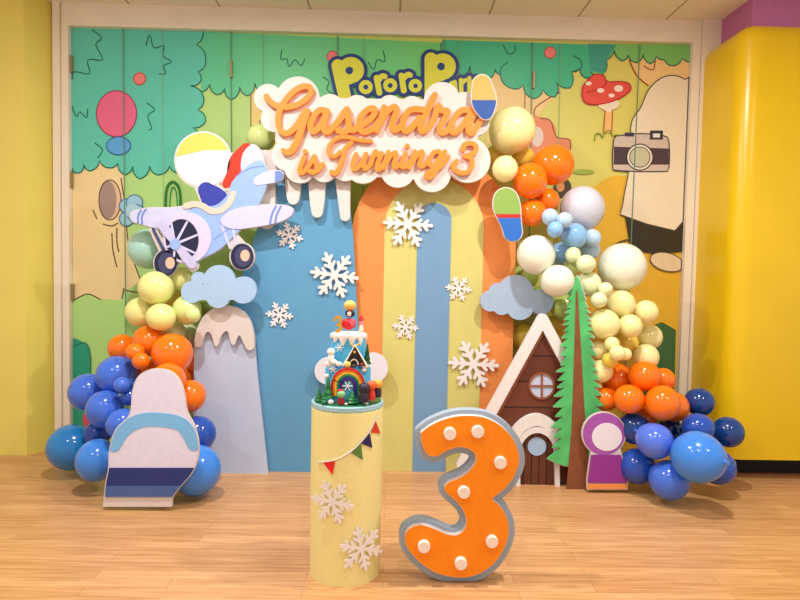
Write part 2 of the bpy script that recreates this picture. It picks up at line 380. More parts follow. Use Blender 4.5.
# terracotta stump shape behind the orange balloons
pr([[(530, 120), (548, 120), (555, 128), (556, 138), (569, 140), (570, 150), (558, 168), (530, 168)]], (226, 138, 98), 3); ln([(540, 119), (550, 121), (556, 137), (569, 140), (570, 150)], (150, 60, 40)); pr([ell(537, 137, 6, 10)], (222, 208, 196))
pr([ell(562, 188, 9, 10)], (70, 60, 40)); pr([ell(560, 187, 4, 5)], (226, 150, 90))
pr([ell(583, 172, 11, 2.5)], (160, 180, 70)); pr([ell(660, 262, 3, 3)], (200, 170, 60))
# toadstool
pr([[(604.5, 106), (612.5, 106), (611.5, 133), (603, 133)]], (236, 190, 110)); ln([(605, 108), (603, 133)], (180, 60, 40), 1, 0); ln([(612, 108), (611, 133)], (180, 60, 40), 1, 0)
pr([[(598, 107), (601, 101), (617, 101), (618, 107), (612, 110), (609, 113), (603, 110)]], (238, 224, 196), 3)
cap = [(582, 88), (588, 80), (594, 75), (603, 76), (607, 82), (620, 82), (628, 84), (630, 90), (622, 97), (608, 103), (592, 105), (583, 101)]
pr([cap], (226, 78, 66), 4); ln(cap, (180, 20, 40), 1.2, 4, True); ln([(606, 82), (602, 88), (594, 91), (586, 93)], (180, 20, 40), 1.1)
for q in (ell(618, 89, 4.5, 3.3), ell(611, 96, 3, 2), ell(600, 91, 3.5, 2.3), ell(588, 84, 3, 2)): pr([q], (244, 226, 210))
ln([(594, 141), (595, 135), (599, 134), (602, 138), (604, 133), (609, 131), (612, 136), (617, 135)], (120, 140, 20), 1.2)
# plain cream boulder on a dark base with a snapshot camera in front of it
bl = [(640, 108), (648, 90), (660, 79), (672, 76), (684, 80), (694, 90), (694, 222), (626, 217), (622, 205), (629, 165), (630, 128), (634, 116)]
pr([[(624, 214), (694, 220), (694, 252), (655, 254), (630, 250)]], (52, 44, 28)); pr([bl], (236, 222, 194), 3); ln(bl, (90, 76, 60), 1.1, 3, True)
pr([ell(666, 262, 17, 9, .25)], (230, 210, 170)); ln(ell(666, 262, 17, 9, .25), (90, 76, 60), 1, 0, True)
ln([(600, 258), (612, 246), (628, 240), (630, 250)], (70, 60, 30), 1.5); ln([(604, 262), (614, 252), (626, 245)], (150, 150, 40), 1.8)
pr([[(613, 140), (620, 136), (640, 134), (662, 136), (668, 142), (668, 168), (660, 172), (618, 171), (612, 166)]], (206, 190, 176), 2); ln([(613, 140), (620, 136), (640, 134), (662, 136), (668, 142), (668, 168), (660, 172), (618, 171), (612, 166)], (60, 50, 60), 1.2, 2, True)
pr([[(613, 147), (668, 149), (668, 165), (613, 165)]], (74, 56, 62)); pr([ell(639, 157.5, 13, 13)], (232, 222, 204)); ln(ell(639, 157.5, 13, 13), (60, 50, 50), 1.2, 0, True); ln(ell(639, 157.5, 10, 10), (60, 50, 50), 1, 0, True); pr([ell(639, 157.5, 9, 9)], (196, 196, 160))
pr([[(649, 131), (662, 131), (662, 140), (649, 140)]], (52, 52, 56)); pr([[(652, 134), (659, 134), (659, 138), (652, 138)]], (224, 226, 216)); pr([[(624, 133), (633, 133), (633, 137), (624, 137)]], (62, 54, 80))
# joints between the door panels
for a, bb in (((124, 28), (128, 470)), ((231.5, 30), (233, 470)), ((338, 36), (336, 470)), ((444, 40), (440, 470)), ((532, 43), (525, 470)), ((639, 45), (620, 470))):
    ln([a, bb], (98, 140, 110), 1.1, 0)
for a, bb in (((163, 29), (166, 470)), ((263.5, 34), (264, 470)), ((364, 38), (362, 470)), ((459, 41), (455, 470)), ((560, 44), (552, 470))): ln([a, bb], (132, 176, 130), .6, 0)
mural = tag(mu.build('mural', mm, None, (0, 0, 0)), 'cartoon woodland mural across the folding door panels behind the party display', 'mural')
# mural lettering: yellow letters on a navy backing
k = 4.444; zz = lambda pts: [(320+x/k, 40+y/k) for x, y in pts]
def let(strokes, circles=()):
    return [stroke(zz(p), r/k, 3) for p, r in strokes]+[circ(320+x/k, 40+y/k, r/k) for x, y, r in circles]
letters = [(let([([(80, 118), (110, 250)], 28), ([(140, 180), (110, 190)], 18)], [(138, 138, 58)]), let([], [(131, 140, 17)])),
           (let([], [(204, 213, 31)]), let([], [(204, 213, 11)])),
           (let([([(252, 172), (264, 238)], 13), ([(258, 186), (275, 165), (288, 166)], 12)]), None),
           (let([], [(312, 205, 31)]), let([], [(312, 206, 11)])),
           (let([([(362, 162), (372, 228)], 13), ([(368, 178), (388, 158), (400, 160)], 12)]), None),
           (let([], [(423, 207, 30)]), let([], [(424, 208, 10)])),
           (let([([(492, 88), (492, 240)], 28), ([(545, 165), (510, 178)], 18)], [(544, 122, 58)]), let([], [(537, 122, 17)])),
           (let([([(585, 196), (575, 212), (580, 232)], 11), ([(598, 190), (602, 232)], 9)]), None),
           (let([([(625, 182), (626, 235)], 10), ([(628, 196), (645, 182)], 9)]), None),
           (let([([(662, 172), (662, 235)], 9), ([(694, 178), (670, 200), (694, 232)], 9)]), None)]
allp = [q for a, _ in letters for q in a]
lm = MB(); lm.slab([xz(l, WALL) for l in outline(allp, grow=3.4, cell=.5)], -.0185, -.0165, 0)
for a, h in letters: lm.slab([xz(l, WALL) for l in outline(a, cell=.35, minus=h)], -.0192, -.0186, 1)
o = lm.build('lettering', [flat((22, 58, 120), .45), flat((222, 220, 66), .45)], mural)
o['label'] = 'yellow lettering with navy outline at the top of the mural'
m_hinge = mat('hinge_brass', (160, 140, 96), .4, metal=.3)
for x, y in ((73, 65), (232, 70), (533, 81), (690, 84), (73, 180), (688, 190), (74, 292)):
    a = at(x, y, WALL); MB().box((a.x-.006, -.03, a.z-.055), (a.x+.006, -.002, a.z+.055)).build('hinge', m_hinge, mural)

# ================================================================== THE DISPLAY BOARDS
m_foam = mat('white_foam', (219, 211, 208), .7, var=.03, scale=60, bump=.15)
m_blue = mat('sky_blue_board', (94, 158, 200), .6, var=.03, scale=8)
m_or = mat('orange_board', (242, 148, 78), .6, var=.03, scale=8)
m_ly = mat('pale_yellow_board', (212, 205, 124), .6, var=.03, scale=8)
m_sb = mat('denim_blue_board', (116, 158, 198), .6, var=.03, scale=8)
m_hill = mat('lilac_board', (192, 206, 234), .6, var=.03, scale=8)
m_cloud = mat('pale_blue_glitter_foam', (168, 200, 236), .6, var=.08, scale=160, bump=.25)
m_cloud2 = mat('grey_blue_glitter_foam', (166, 188, 216), .6, var=.08, scale=160, bump=.25)
dA, dB, dH = 3.745, 3.70, 3.655
# striped arch
def arch(cx, r, cy, bot, lean=-3):
    return [(cx-r+lean*.0+lean, bot), (cx-r, cy)]+[(cx-r*math.cos(a), cy-r*math.sin(a)*1.0) for a in [math.pi*i/40 for i in range(1, 40)]]+[(cx+r, cy), (cx+r+lean, bot)]
fl = lambda px, d: 0
ar = empty('arch_panel', (at(436, 474, dA).x, dA-4.15, 0), 'tall round topped panel with concentric orange, yellow and blue arches', 'backdrop panel')
def arch_w(r, thick, yf, m, cen, zc, nm):
    pts = [(cen-r, 0.0)]+[(cen-r*math.cos(math.pi*i/48), zc+r*math.sin(math.pi*i/48)) for i in range(49)]+[(cen+r, 0.0)]
    return pts
cen = at(432, 330, dA).x; s_ = dA/FPX
zcO = at(435, 237, dA).z; zcY = at(434, 228, dA).z; zcB = at(434, 220, dA).z
rO, rY, rB = 82*s_, 49.5*s_, 16.8*s_
P_O, P_Y, P_B = arch_w(rO, 0, 0, 0, cen, zcO, ''), arch_w(rY, 0, 0, 0, cen, zcY, ''), arch_w(rB, 0, 0, 0, cen, zcB, '')
yA = dA-4.15
MB().slab([P_O], yA, yA+.03).build('outer_arch', m_or, ar); MB().slab([P_Y], yA-.004, yA-.0002).build('middle_arch', m_ly, ar); MB().slab([P_B], yA-.008, yA-.0042).build('inner_arch', m_sb, ar)
# blue mountain panel with dripping snow
bp = empty('mountain_panel', (at(290, 472, dB).x, dB-4.15, 0), 'tall tapering sky blue panel with white icicles along its top', 'backdrop panel')
def to_floor(pts, d): return [(x, 0.0) if z < .02 else (x, z) for x, z in xz(pts, d)]
MB().slab([to_floor([(278, 166), (346, 166), (353, 235), (366, 478), (190, 478), (225, 330), (250, 250)], dB)], dB-4.15, dB-4.15+.03).build('panel', m_blue, bp)
sn = [poly([(262, 150), (349, 150), (349, 200), (340, 190), (334, 176), (326, 182), (318, 190), (311, 178), (303, 182), (297, 190), (290, 200), (284, 186), (277, 182), (275, 210), (262, 230)], 0),
      stroke([(266, 165, 9), (268, 215, 7)], 8), stroke([(293, 170, 9), (293, 192, 7), (293, 199, 5.5)], 8), stroke([(317, 170, 10), (317, 200, 7.5), (317, 212, 5.5)], 8), stroke([(343, 165, 8), (344, 200, 6), (345, 216, 5)], 8)]
sn = [poly([(258, 150), (350, 150), (350, 172), (258, 176)]), stroke([(265, 165, 9), (267, 205, 8), (266, 222, 7)], 8), stroke([(293, 166, 9), (293, 192, 7), (293, 199, 5.5)], 8), stroke([(317, 165, 10), (317, 198, 7.5), (317, 212, 5.5)], 8), stroke([(342, 165, 9), (344, 200, 6), (345, 216, 5)], 8)]
board('icicle_trim', sn, dB-.045, .045, m_foam, bp)
# small hill panel
hp = empty('hill_panel', (at(230, 473, dH).x, dH-4.15, 0), 'short round topped lilac panel with a dripping white snow cap', 'backdrop panel')
MB().slab([to_floor(crom([(194, 350), (195, 335), (202, 318), (214, 308), (225, 306), (238, 309), (249, 322), (254, 340), (257, 372)], 5)+[(268, 480), (193, 480)], dH)], dH-4.15, dH-4.15+.025).build('panel', m_hill, hp)
capp = crom([(195, 345), (196, 332), (203, 317), (214, 308), (226, 305.5), (240, 309), (250, 321), (254, 337), (254, 347), (251, 350), (247, 349), (243, 342), (240, 335.5), (237, 338), (235, 344), (232, 344.5), (230, 340), (228, 332), (225, 331.5), (221, 336), (218, 345), (214.5, 345), (212, 336), (209, 332), (205, 334), (201, 346), (197, 347)], 4, True)
board('snow_cap', [('p', capp)], dH-.035, .034, m_foam, hp)
# clouds
def cloud(name, prims, d, th, m, label): return tag(board(name, prims, d, th, m), label, 'cloud', 'cut-out clouds on the backdrop')
cloud('cloud_cutout', [circ(219, 281, 16), circ(192, 292, 11), circ(198, 279, 7), circ(243, 290, 13.5), circ(218, 296, 12), poly([(190, 285), (245, 285), (243, 300), (195, 300)])], 3.56, .03, m_cloud, 'pale blue glitter cloud above the snow capped hill panel')
cloud('cloud_cutout', [circ(516, 293, 18), circ(498, 292, 9), circ(491, 301, 10.5), circ(541, 302, 12.5), circ(520, 306, 14), circ(502, 306, 9), poly([(492, 295), (540, 296), (538, 310), (495, 310)])], 3.66, .03, m_cloud2, 'grey blue glitter cloud above the wooden house roof')
cloud('cloud_cutout', [circ(328, 371, 13.5), circ(350, 370, 18), circ(373, 368, 15), circ(356, 380, 14)], 3.64, .03, mat('white_lilac_foam', (222, 224, 238), .65, scale=160, bump=.2), 'white cloud half hidden behind the birthday cake')
# ------------------------------------------------------------------ name sign
dS = 3.60
sg = empty('name_sign', (at(375, 190, dS).x, dS-4.15, at(375, 190, dS).z), 'big white cloud sign with raised orange script at the top of the display', 'sign')
lob = [circ(268, 98, 14), circ(298, 98, 21.5), circ(275, 118, 14), circ(330, 108, 14), circ(357, 109, 14), circ(390, 108, 13), circ(412, 108, 12), circ(442, 100, 18), circ(465, 106, 14), circ(475, 121, 15), circ(300, 167, 16), circ(288, 155, 16), circ(324, 168, 14), circ(345, 166, 15),
       circ(363, 166, 17.5), circ(398, 170, 17.5), circ(432, 173, 19), circ(468, 160, 22.5), poly([(280, 95), (330, 98), (460, 100), (478, 130), (478, 165), (430, 180), (300, 172), (275, 140)])]
board('cloud_board', lob, dS, .035, m_foam, sg, cell=.5)
board('spacer_board', lob, dS+.037, .03, m_foam, sg, cell=.8, grow=-4)
m_let = mat('orange_foam', (252, 140, 48), .55, var=.03, scale=60)
a = 6.667; z1_ = lambda *p: [(260+x/a, 75+y/a)+((r[0],) if r else ()) for x, y, *r in p]; z2_ = lambda *p: [(370+x/a, 75+y/a) for x, y in p]
z3_ = lambda *p: [(285+x/8, 125+y/8) for x, y in p]; z4_ = lambda *p: [(385+x/8, 125+y/8) for x, y in p]
R1, R2 = 3.05, 2.3
word1 = [stroke(z1_((42, 142), (68, 175), (110, 203), (175, 212), (250, 196), (312, 155), (342, 105), (325, 78), (285, 76), (235, 100), (180, 155), (132, 230), (120, 300), (132, 360), (168, 388), (215, 368), (262, 310), (300, 240)), 2.9),
         stroke(z1_((318, 240, 3.0), (285, 330, 3.4), (250, 430, 3.6), (215, 498, 3.4), (180, 515, 2.8), (150, 497, 1.8)), 3.2),
         stroke(z1_((425, 232), (385, 240), (348, 295), (335, 345), (352, 375), (385, 355), (420, 305), (445, 245)), R1), stroke(z1_((447, 240), (428, 310), (428, 365), (452, 378), (490, 345)), R1),
         stroke(z1_((490, 345), (540, 285), (580, 228), (588, 300), (592, 350), (562, 380), (522, 370)), R1), stroke(z1_((592, 352), (620, 368), (650, 345)), R1),
         stroke(z1_((648, 345), (695, 325), (748, 280), (768, 235), (738, 222), (690, 255), (662, 310), (668, 362), (702, 378), (755, 352), (800, 300)), R1),
         stroke(z2_((96, 215), (75, 285), (45, 368)), R1), stroke(z2_((62, 330), (110, 250), (158, 212), (178, 235), (160, 290), (147, 340), (167, 366), (212, 335)), R1),
         stroke(z2_((384, 240), (345, 230), (300, 226), (260, 238), (226, 290), (220, 345), (240, 372), (280, 348), (330, 285)), R1), stroke(z2_((432, 132), (390, 225), (355, 300), (337, 350), (352, 374), (390, 348), (432, 285)), R1),
         stroke(z2_((430, 290), (455, 205), (478, 235), (518, 242), (498, 295), (466, 350), (476, 382), (510, 372), (548, 335)), R1),
         stroke(z2_((695, 240), (645, 232), (600, 242), (552, 302), (538, 352), (560, 382), (600, 358), (650, 290), (690, 238)), R1), stroke(z2_((700, 228), (672, 310), (657, 365), (682, 382), (735, 308)), R1)]
w_is = [circ(285+160/8, 125+212/8, 2.6), stroke(z3_((152, 258), (127, 320), (115, 368), (135, 382), (172, 352)), R2), stroke(z3_((172, 352), (212, 290), (236, 250), (245, 300), (257, 350), (230, 378), (195, 368)), R2), stroke(z3_((257, 365), (275, 350), (300, 312)), R2)]
w_tu = [stroke(z3_((438, 215), (402, 248), (358, 240), (346, 200), (372, 140), (430, 100), (500, 94), (580, 116), (688, 128)), 2.0), stroke(z3_((530, 140), (482, 190), (456, 280), (430, 350), (402, 386), (372, 375)), 2.3),
        stroke(z3_((568, 235), (542, 310), (547, 348), (578, 342), (622, 288), (647, 232)), R2), stroke(z3_((647, 232), (627, 310), (642, 348), (682, 318)), R2), stroke(z3_((682, 318), (722, 212), (738, 238), (772, 228), (748, 290), (735, 345), (755, 352), (800, 295)), R2),
        stroke(z4_((27, 215), (5, 290), (-8, 342)), R2), stroke(z4_((5, 310), (45, 245), (80, 220), (90, 245), (72, 310), (82, 338), (112, 318)), R2), circ(385+178/8, 125+168/8, 2.5),
        stroke(z4_((167, 225), (137, 300), (138, 333), (166, 328), (202, 288)), R2), stroke(z4_((240, 212), (215, 280), (195, 338)), R2), stroke(z4_((210, 310), (255, 245), (290, 212), (303, 235), (282, 290), (278, 322), (302, 328), (345, 288)), R2),
        stroke(z4_((432, 210), (390, 220), (362, 270), (358, 312), (386, 326), (420, 288), (456, 228)), R2), stroke(z4_((480, 212), (452, 280), (420, 350), (382, 405), (348, 420), (330, 400), (362, 370), (430, 343), (488, 282), (503, 255)), R2)]
w_3 = [stroke(z4_((628, 195), (635, 158), (680, 144), (722, 160), (728, 200), (698, 232), (638, 247)), 2.4), stroke(z4_((640, 247), (688, 262), (698, 320), (668, 372), (610, 382), (562, 358), (548, 320), (575, 288)), 2.4)]
for w_, dd in ((word1, 0), (w_is, .0), (w_tu, 0.0), (w_3, 0)): board('raised_lettering', w_, dS-.03, .029, m_let, sg, cell=.28, tol=.03)

# ------------------------------------------------------------------ toy plane cut-out (empty cockpit, plain ball stand-in)
dP = 3.58
pl = empty('airplane_cutout', (at(205, 275, dP).x, dP-4.15, at(205, 275, dP).z), 'lavender blue propeller airplane cut-out left of the icicles', 'airplane cutout')
LAV, LBL, PNK = mat('lavender_print', (202, 206, 242), .5, scale=40), mat('periwinkle_print', (150, 184, 244), .5, scale=40), mat('pink_lilac_print', (222, 204, 222), .5, scale=40)
NAV, PEA, STE = flat((28, 32, 66)), flat((240, 192, 168)), flat((110, 140, 210))
wl = crom([(131, 214), (135, 211), (150, 208), (170, 208), (190, 208), (190, 230), (170, 231), (155, 228), (140, 224), (132, 221)], 4, True)
wr = crom([(221, 219), (232, 210), (250, 206), (275, 205), (290, 207), (293, 212), (288, 218), (276, 223), (255, 227), (236, 229), (224, 226)], 4, True)
fus = crom([(186, 214), (200, 207), (216, 205), (228, 194), (232, 182), (245, 168), (258, 160), (266, 166), (267, 182), (262, 198), (250, 218), (236, 234), (220, 249), (205, 257), (192, 262), (180, 250)], 4, True)
fin = crom([(242, 172), (242, 156), (249, 146), (256, 146), (262, 154), (264, 166), (256, 172)], 4, True)
tpl = crom([(254, 179), (265, 172), (280, 171), (283, 175), (280, 181), (266, 184), (256, 185)], 4, True)
allpl = [('p', wl), ('p', wr), ('p', fus), ('p', fin), ('p', tpl), ('p', ell(187, 238, 24.5, 26)), ('p', ell(165.5, 263, 11.5, 13.2)), ('p', ell(242, 256.5, 12, 13.5)), circ(203, 160, 28), stroke([(205, 185, 10), (216, 202, 14)], 10), stroke([(236, 165, 12), (229, 183, 7)], 10), stroke([(225, 228, 4), (240, 250, 8)], 4), stroke([(153, 229, 3), (167, 258, 4)], 4), stroke([(162, 225, 5), (193, 266, 5)], 4)]
board('backing_board', allpl, dP+.012, .02, m_foam, pl, grow=.8)
def lay_(nm, L, dz, m, th=.003, par=None): return MB().slab([xz(l, dP+.012-dz) for l in L], dP+.012-dz-4.15, dP+.012-dz-4.15+th).build(nm, m, par or pl)
lay_('headrest', outline([stroke([(246, 149, 6), (238, 162, 9), (233, 176, 7), (226, 184, 4)], 6)]), .004, flat((206, 52, 28)), .0035)
lay_('plain_disc', outline([circ(203, 160, 27)]), .004, flat((240, 240, 246)), .0035)
lay_('plain_band', outline([circ(203, 160, 27)], also=[poly([(170, 158), (172, 120), (240, 120), (236, 150), (205, 150)])]), .006, flat((238, 206, 96)), .002)
lay_('plain_panel', outline([stroke([(206, 190, 8), (215, 200, 13)], 10)]), .005, flat((50, 62, 170)), .003)
lay_('tail_fin', [fin], .006, PNK, .004); lay_('wing', [wl], .006, LAV, .004); lay_('fuselage', [fus], .009, LBL, .004)
lay_('tailplane', [tpl], .012, LAV, .004); lay_('tip', outline([('p', tpl)], also=[poly([(275, 160), (290, 160), (290, 190), (275, 190)])]), .0135, STE, .002)
wng = lay_('wing', [wr], .014, LAV, .005)
for q in ([(276, 206), (272, 214), (270, 224)], [(281, 206), (277, 214), (275, 223)]): lay_('stripe', outline([stroke(q, .9)], also=[('p', wr)]), .016, STE, .002)
for q in ([(141, 210), (138, 216), (138, 223)], [(146, 209), (142, 216), (142, 225)]): lay_('stripe', outline([stroke(q, .9)], also=[('p', wl)]), .008, STE, .002)
lay_('cockpit_rim', outline([stroke([(186, 206), (194, 204), (203, 206), (211, 211), (221, 210), (229, 203), (233, 194)], 3)]), .013, flat((236, 206, 190)), .004)
lay_('strut', outline([stroke([(222, 226), (230, 248)], 1.1), stroke([(233, 228), (236, 246)], 1.1)]), .010, LAV, .004); lay_('strut', outline([stroke([(153, 229), (167, 257)], 1.3)]), .010, flat((60, 74, 120)), .004)
for x, y, hx, hy in ((165.5, 263, 170, 263), (242, 256.5, 245, 255.5)):
    wh = lay_('wheel', [ell(x, y, 11.3, 13)], .015, NAV, .005); lay_('wheel_rim', [ell(x+1, y, 8.5, 10.5)], .017, flat((62, 66, 106)), .002, wh); lay_('wheel_hub', [ell(hx, hy, 4.6, 5.8)], .019, PEA, .002, wh)
co = lay_('engine_cowling', [ell(187, 238, 24, 25.5, .15)], .015, mat('cowling_lilac', (212, 206, 240), .5, scale=40), .006); lay_('engine_opening', [ell(182, 239.5, 16.5, 20.5, -.1)], .017, NAV, .002, co)
spk = [stroke([(175, 244, 1.4), q+(1.0,)], 1) for q in ((187, 222), (197, 235), (195, 253), (171, 222), (174, 256), (167, 247))]
lay_('spokes', outline(spk), .019, LAV, .002, co)
pp = lay_('propeller', outline([stroke([(162, 225, 4.3), (168, 233, 4.6), (175, 244, 2.2)], 4), stroke([(175, 244, 2.2), (185, 256, 4.6), (192, 264, 4.4)], 4)]), .025, mat('propeller_lilac', (196, 196, 236), .5), .005); lay_('spinner', [ell(175, 244.3, 5.4, 5.4)], .028, LBL, .004, pp)
for q in ([(236, 176), (250, 168), (264, 166)], [(213, 240), (232, 226)]): MB().ribbon(xz(crom(q, 6), dP), .0028, dP-4.15+.001, 0).build('seam', STE, pl)

# ------------------------------------------------------------------ plain stand-in standees
def plain_board(name, body, bands, d, label, th=.018, gz=True, grow=1.0):
    L = outline(body, grow=grow); zmin = max(0, min(z for l in L for _, z in xz(l, d))); fz = lambda l, q: [(x, max(z, .0)) for x, z in xz(l, q)]
    xs = [x for l in L for x, _ in xz(l, d)]
    e = empty(name, ((min(xs)+max(xs))/2, d-4.15, zmin), label, 'standee')
    MB().slab([fz(l, d) for l in L], d-4.15, d-4.15+th).build('board', m_foam, e)
    for k_, (nm, clip, m) in enumerate(bands):
        for l in [outline(body, also=clip)]: MB().slab([fz(q, d-.002*(k_+1)) for q in l], d-4.15-.002*(k_+1), d-4.15-.0005).build(nm, m, e)
    return e
d1 = fdepth(140, 506.5)-.06
plain_board('standee', [('p', crom([(105, 496), (106, 484), (109, 468), (110, 450), (116, 430), (130, 415), (133, 392), (138, 378), (148, 371), (158, 370), (169, 372), (178, 380), (183, 393), (186, 412), (194, 428), (198, 450), (193, 470), (182, 484), (174, 494), (171, 499)], 4)+[(171, 505.8), (104, 505.8)])],
            [('panel_print', [poly([(95, 360), (215, 360), (215, 480), (95, 480)])], mat('lilac_white_print', (222, 220, 244), .5)), ('shoulder_band', [stroke([(114, 445), (124, 430), (140, 421), (160, 420), (182, 425), (194, 444)], 7)], flat((122, 188, 240))),
             ('lower_band', [poly([(95, 468), (215, 468), (215, 492), (95, 492)])], flat((36, 52, 120))), ('hem_band', [poly([(95, 486), (215, 486), (215, 497), (95, 497)])], flat((70, 100, 160)))], d1,
            'plain white, pale blue and navy rounded board standing before the left balloons')
d2 = fdepth(608, 489.5)-.06
plain_board('standee', [circ(604, 434, 21), poly([(592, 450), (620, 450), (627, 480), (627, 489), (588, 489), (588, 480)])],
            [('hood_band', [circ(604, 434, 21)], flat((168, 88, 178))), ('oval_print', [('p', ell(607, 437, 15, 14))], flat((238, 234, 244))), ('lower_band', [poly([(570, 455), (650, 455), (650, 483), (570, 483)])], flat((150, 52, 150))), ('hem_band', [poly([(570, 484), (650, 484), (650, 495), (570, 495)])], flat((240, 150, 80)))], d2,
            'small plain purple board with a pale oval standing before the fir tree')
plain_board('standee', [stroke([(506, 200, 12), (507, 207, 13), (511, 222, 10), (513, 232, 9)], 10)], [('upper_band', [poly([(480, 140), (550, 140), (550, 214), (480, 214)])], flat((140, 176, 84))), ('red_band', [poly([(480, 214), (550, 214), (550, 218), (480, 218)])], flat((200, 50, 40))), ('lower_band', [poly([(480, 218), (550, 218), (550, 250), (480, 250)])], flat((40, 108, 200)))], 3.56,
            'plain green and blue board fixed on the orange edge of the arch')
plain_board('standee', [stroke([(482, 84, 9), (484, 100, 12), (486, 112, 7)], 8)], [('upper_band', [poly([(460, 60), (510, 60), (510, 100), (460, 100)])], flat((246, 170, 90))), ('lower_band', [poly([(460, 100), (510, 100), (510, 125), (460, 125)])], flat((36, 84, 160)))], 3.55,
            'small plain orange and blue board on the corner of the white sign')

# ------------------------------------------------------------------ wooden house
dHo = fdepth(490, 483.5)
ho = empty('house_cutout', (at(543, 484, dHo).x, dHo-4.15, 0), 'brown wooden A-frame house cut-out with white roof edge and round window', 'house cutout')
m_wood = planks('dark_brown_board', (112, 58, 40), (100, 50, 34), (58, 28, 20), (0, 2), 3.0, .155, .006, .5, .5, False)
m_door = planks('door_board', (104, 54, 38), (92, 46, 32), (48, 24, 18), (2, 0), 3.0, .046, .005, .5, .5, False)
m_trim = flat((150, 84, 54)); m_roof = mat('white_roof_foam', (232, 228, 228), .6)
yH = dHo-4.15
MB().slab([to_floor([(544, 322), (606, 440), (606, 500), (466, 500), (466, 462)], dHo)], yH, yH+.03).build('wall', m_wood, ho)
board('roof', [stroke([(462, 466), (543, 319), (616, 456)], 5.3, 1, False)], dHo-.035, .035, m_roof, ho)
for q in ([(543, 330), (527.5, 359)], [(526, 362), (512, 387)], [(510.5, 390), (497, 414)], [(546, 330), (555, 349)], [(556.5, 352), (566, 371)], [(567.5, 374), (577, 393)]): board('eave_strip', [stroke(q, 2.2)], dHo-.016, .015, m_trim, ho)
wf = MB().slab([xz(l, dHo-.012) for l in outline([circ(542, 386, 13.4)], minus=[circ(542, 386, 11.6)])], yH-.012, yH-.0003).slab([xz([(541.1, 374), (542.9, 374), (542.9, 398), (541.1, 398)], dHo-.012)], yH-.012, yH-.0003).slab([xz([(530, 385.2), (554, 385.2), (554, 386.8), (530, 386.8)], dHo-.012)], yH-.0125, yH-.0003).build('window_frame', m_trim, ho)
MB().slab([xz(ell(542, 386, 12, 12), dHo-.004)], yH-.004, yH-.0003).build('window_pane', mat('lilac_pane', (196, 208, 238), .3), wf)
dr = MB().slab([to_floor(crom([(522, 450), (525, 439), (532, 431), (540, 430), (547, 434), (552, 443), (553, 452)], 4)+[(553, 500), (521, 500)], dHo-.01)], yH-.01, yH-.0003).build('door', m_door, ho)
MB().slab([xz(ell(537, 446.5, 9.2, 9.2), dHo-.016)], yH-.016, yH-.0103).build('door_window', flat((164, 190, 224)), dr)
MB().slab([to_floor([(515.5, 500), (515.5, 455)]+[(537.5-22*math.cos(t), 455-28*math.sin(t)) for t in [math.pi*i/24 for i in range(1, 24)]]+[(559.5, 455), (559.5, 500), (555, 500), (555, 455)]+[(537.5+17.5*math.cos(t), 455-22*math.sin(t)) for t in [math.pi*i/24 for i in range(1, 24)]]+[(520, 455), (520, 500)], dHo-.035)], yH-.035, yH-.0003).build('door_frame', m_roof, ho)
board('door_hood', [stroke([(512, 452, 4), (515, 436, 5), (524, 425, 5.5), (537, 420, 6), (550, 425, 5.5), (560, 437, 5), (563, 452, 4)], 5)], dHo-.034, .0338, m_roof, ho)
# ------------------------------------------------------------------ fir tree
dT = fdepth(580, 487.5)-.03
ft = empty('fir_tree_cutout', (at(578, 487, dT).x, dT-4.15, 0), 'tall green fir tree cut-out with ragged edge leaning by the house', 'tree cutout')
Ls, Rs = [], []
rt = random.Random(3); y = 278.0; k = 0
def cxl(y): return 577+(y-278)*.017
while y < 458:
    t = (y-278)/185; hw = 2+24.5*t**.66; st_ = (5.5+6*rt.random())*(.75+.35*t); sp1, sp2 = 1+5*rt.random()*(.3+t), 1+5*rt.random()*(.3+t)
    Ls += [(cxl(y)-hw*.74, y), (cxl(y)-hw-sp1, y+st_*.96)]; Rs += [(cxl(y)+hw*.74, y-st_*.1), (cxl(y)+hw+sp2, y+st_*.86)]
    y += st_
outl = [(577, 276)]+Rs+[(596, 468), (588, 466), (566, 466), (556, 463)]+Ls[::-1]
m_fir = mat('fir_green_print', (84, 190, 110), .5, var=.22, scale=9)
gf = MB().slab([xz(outl, dT)], dT-4.15, dT-4.15+.018).build('foliage_board', m_fir, ft)
wht = MB().slab([xz(l, dT+.0185) for l in outline([('p', outl)], grow=.8, cell=.5)], dT+.0185-4.15, dT+.023-4.15).build('white_edge', m_foam, ft)
MB().slab([to_floor([(576, 291), (577.5, 291), (580, 330), (584, 400), (590, 500), (566, 500), (571.5, 430), (574, 360)], dT-.003)], dT-4.153, dT-4.1502).build('trunk', mat('trunk_print', (134, 80, 48), .5, var=.12, scale=14), ft)

# ------------------------------------------------------------------ balloons
BC = {'B': (70, 118, 224), 'S': (66, 142, 236), 'N': (18, 66, 136), 'T': (34, 132, 204), 'D': (36, 84, 184), 'V': (88, 126, 234), 'O': (255, 124, 16), 'Y': (238, 238, 158), 'G': (216, 228, 154), 'Q': (186, 208, 114), 'C': (240, 242, 224),
      'M': (178, 226, 214), 'W': (208, 212, 224), 'L': (140, 192, 238), 'l': (184, 212, 238), 'P': (250, 240, 174), 'K': (238, 208, 84), 'E': (228, 236, 190)}
bprof = []
for i in range(0, 29):
    t = math.pi*i/28*.965; r = math.sin(t); z = math.cos(t)
    if z < 0: z *= 1.10; r *= 1-.06*(-z)
    bprof.append((r*1.0, z))
bprof += [(.075, -1.13), (.05, -1.16), (.075, -1.20), (.10, -1.23), (.03, -1.235), (0, -1.22)]
bprof[0] = (0, 1)
proto = {}
for kx, c in BC.items():
    b = MB().lathe(bprof, (0, 0, 0), 36)
    o = b.build('balloon', mat('latex_%s' % ('%d_%d_%d' % c), c, .16, spec=.5, var=.02, scale=3, coat=.2, sss=.45), None, (0, 0, 0)); proto[kx] = o
def hor(px): return 272+(px-400)*math.tan(ROLL)
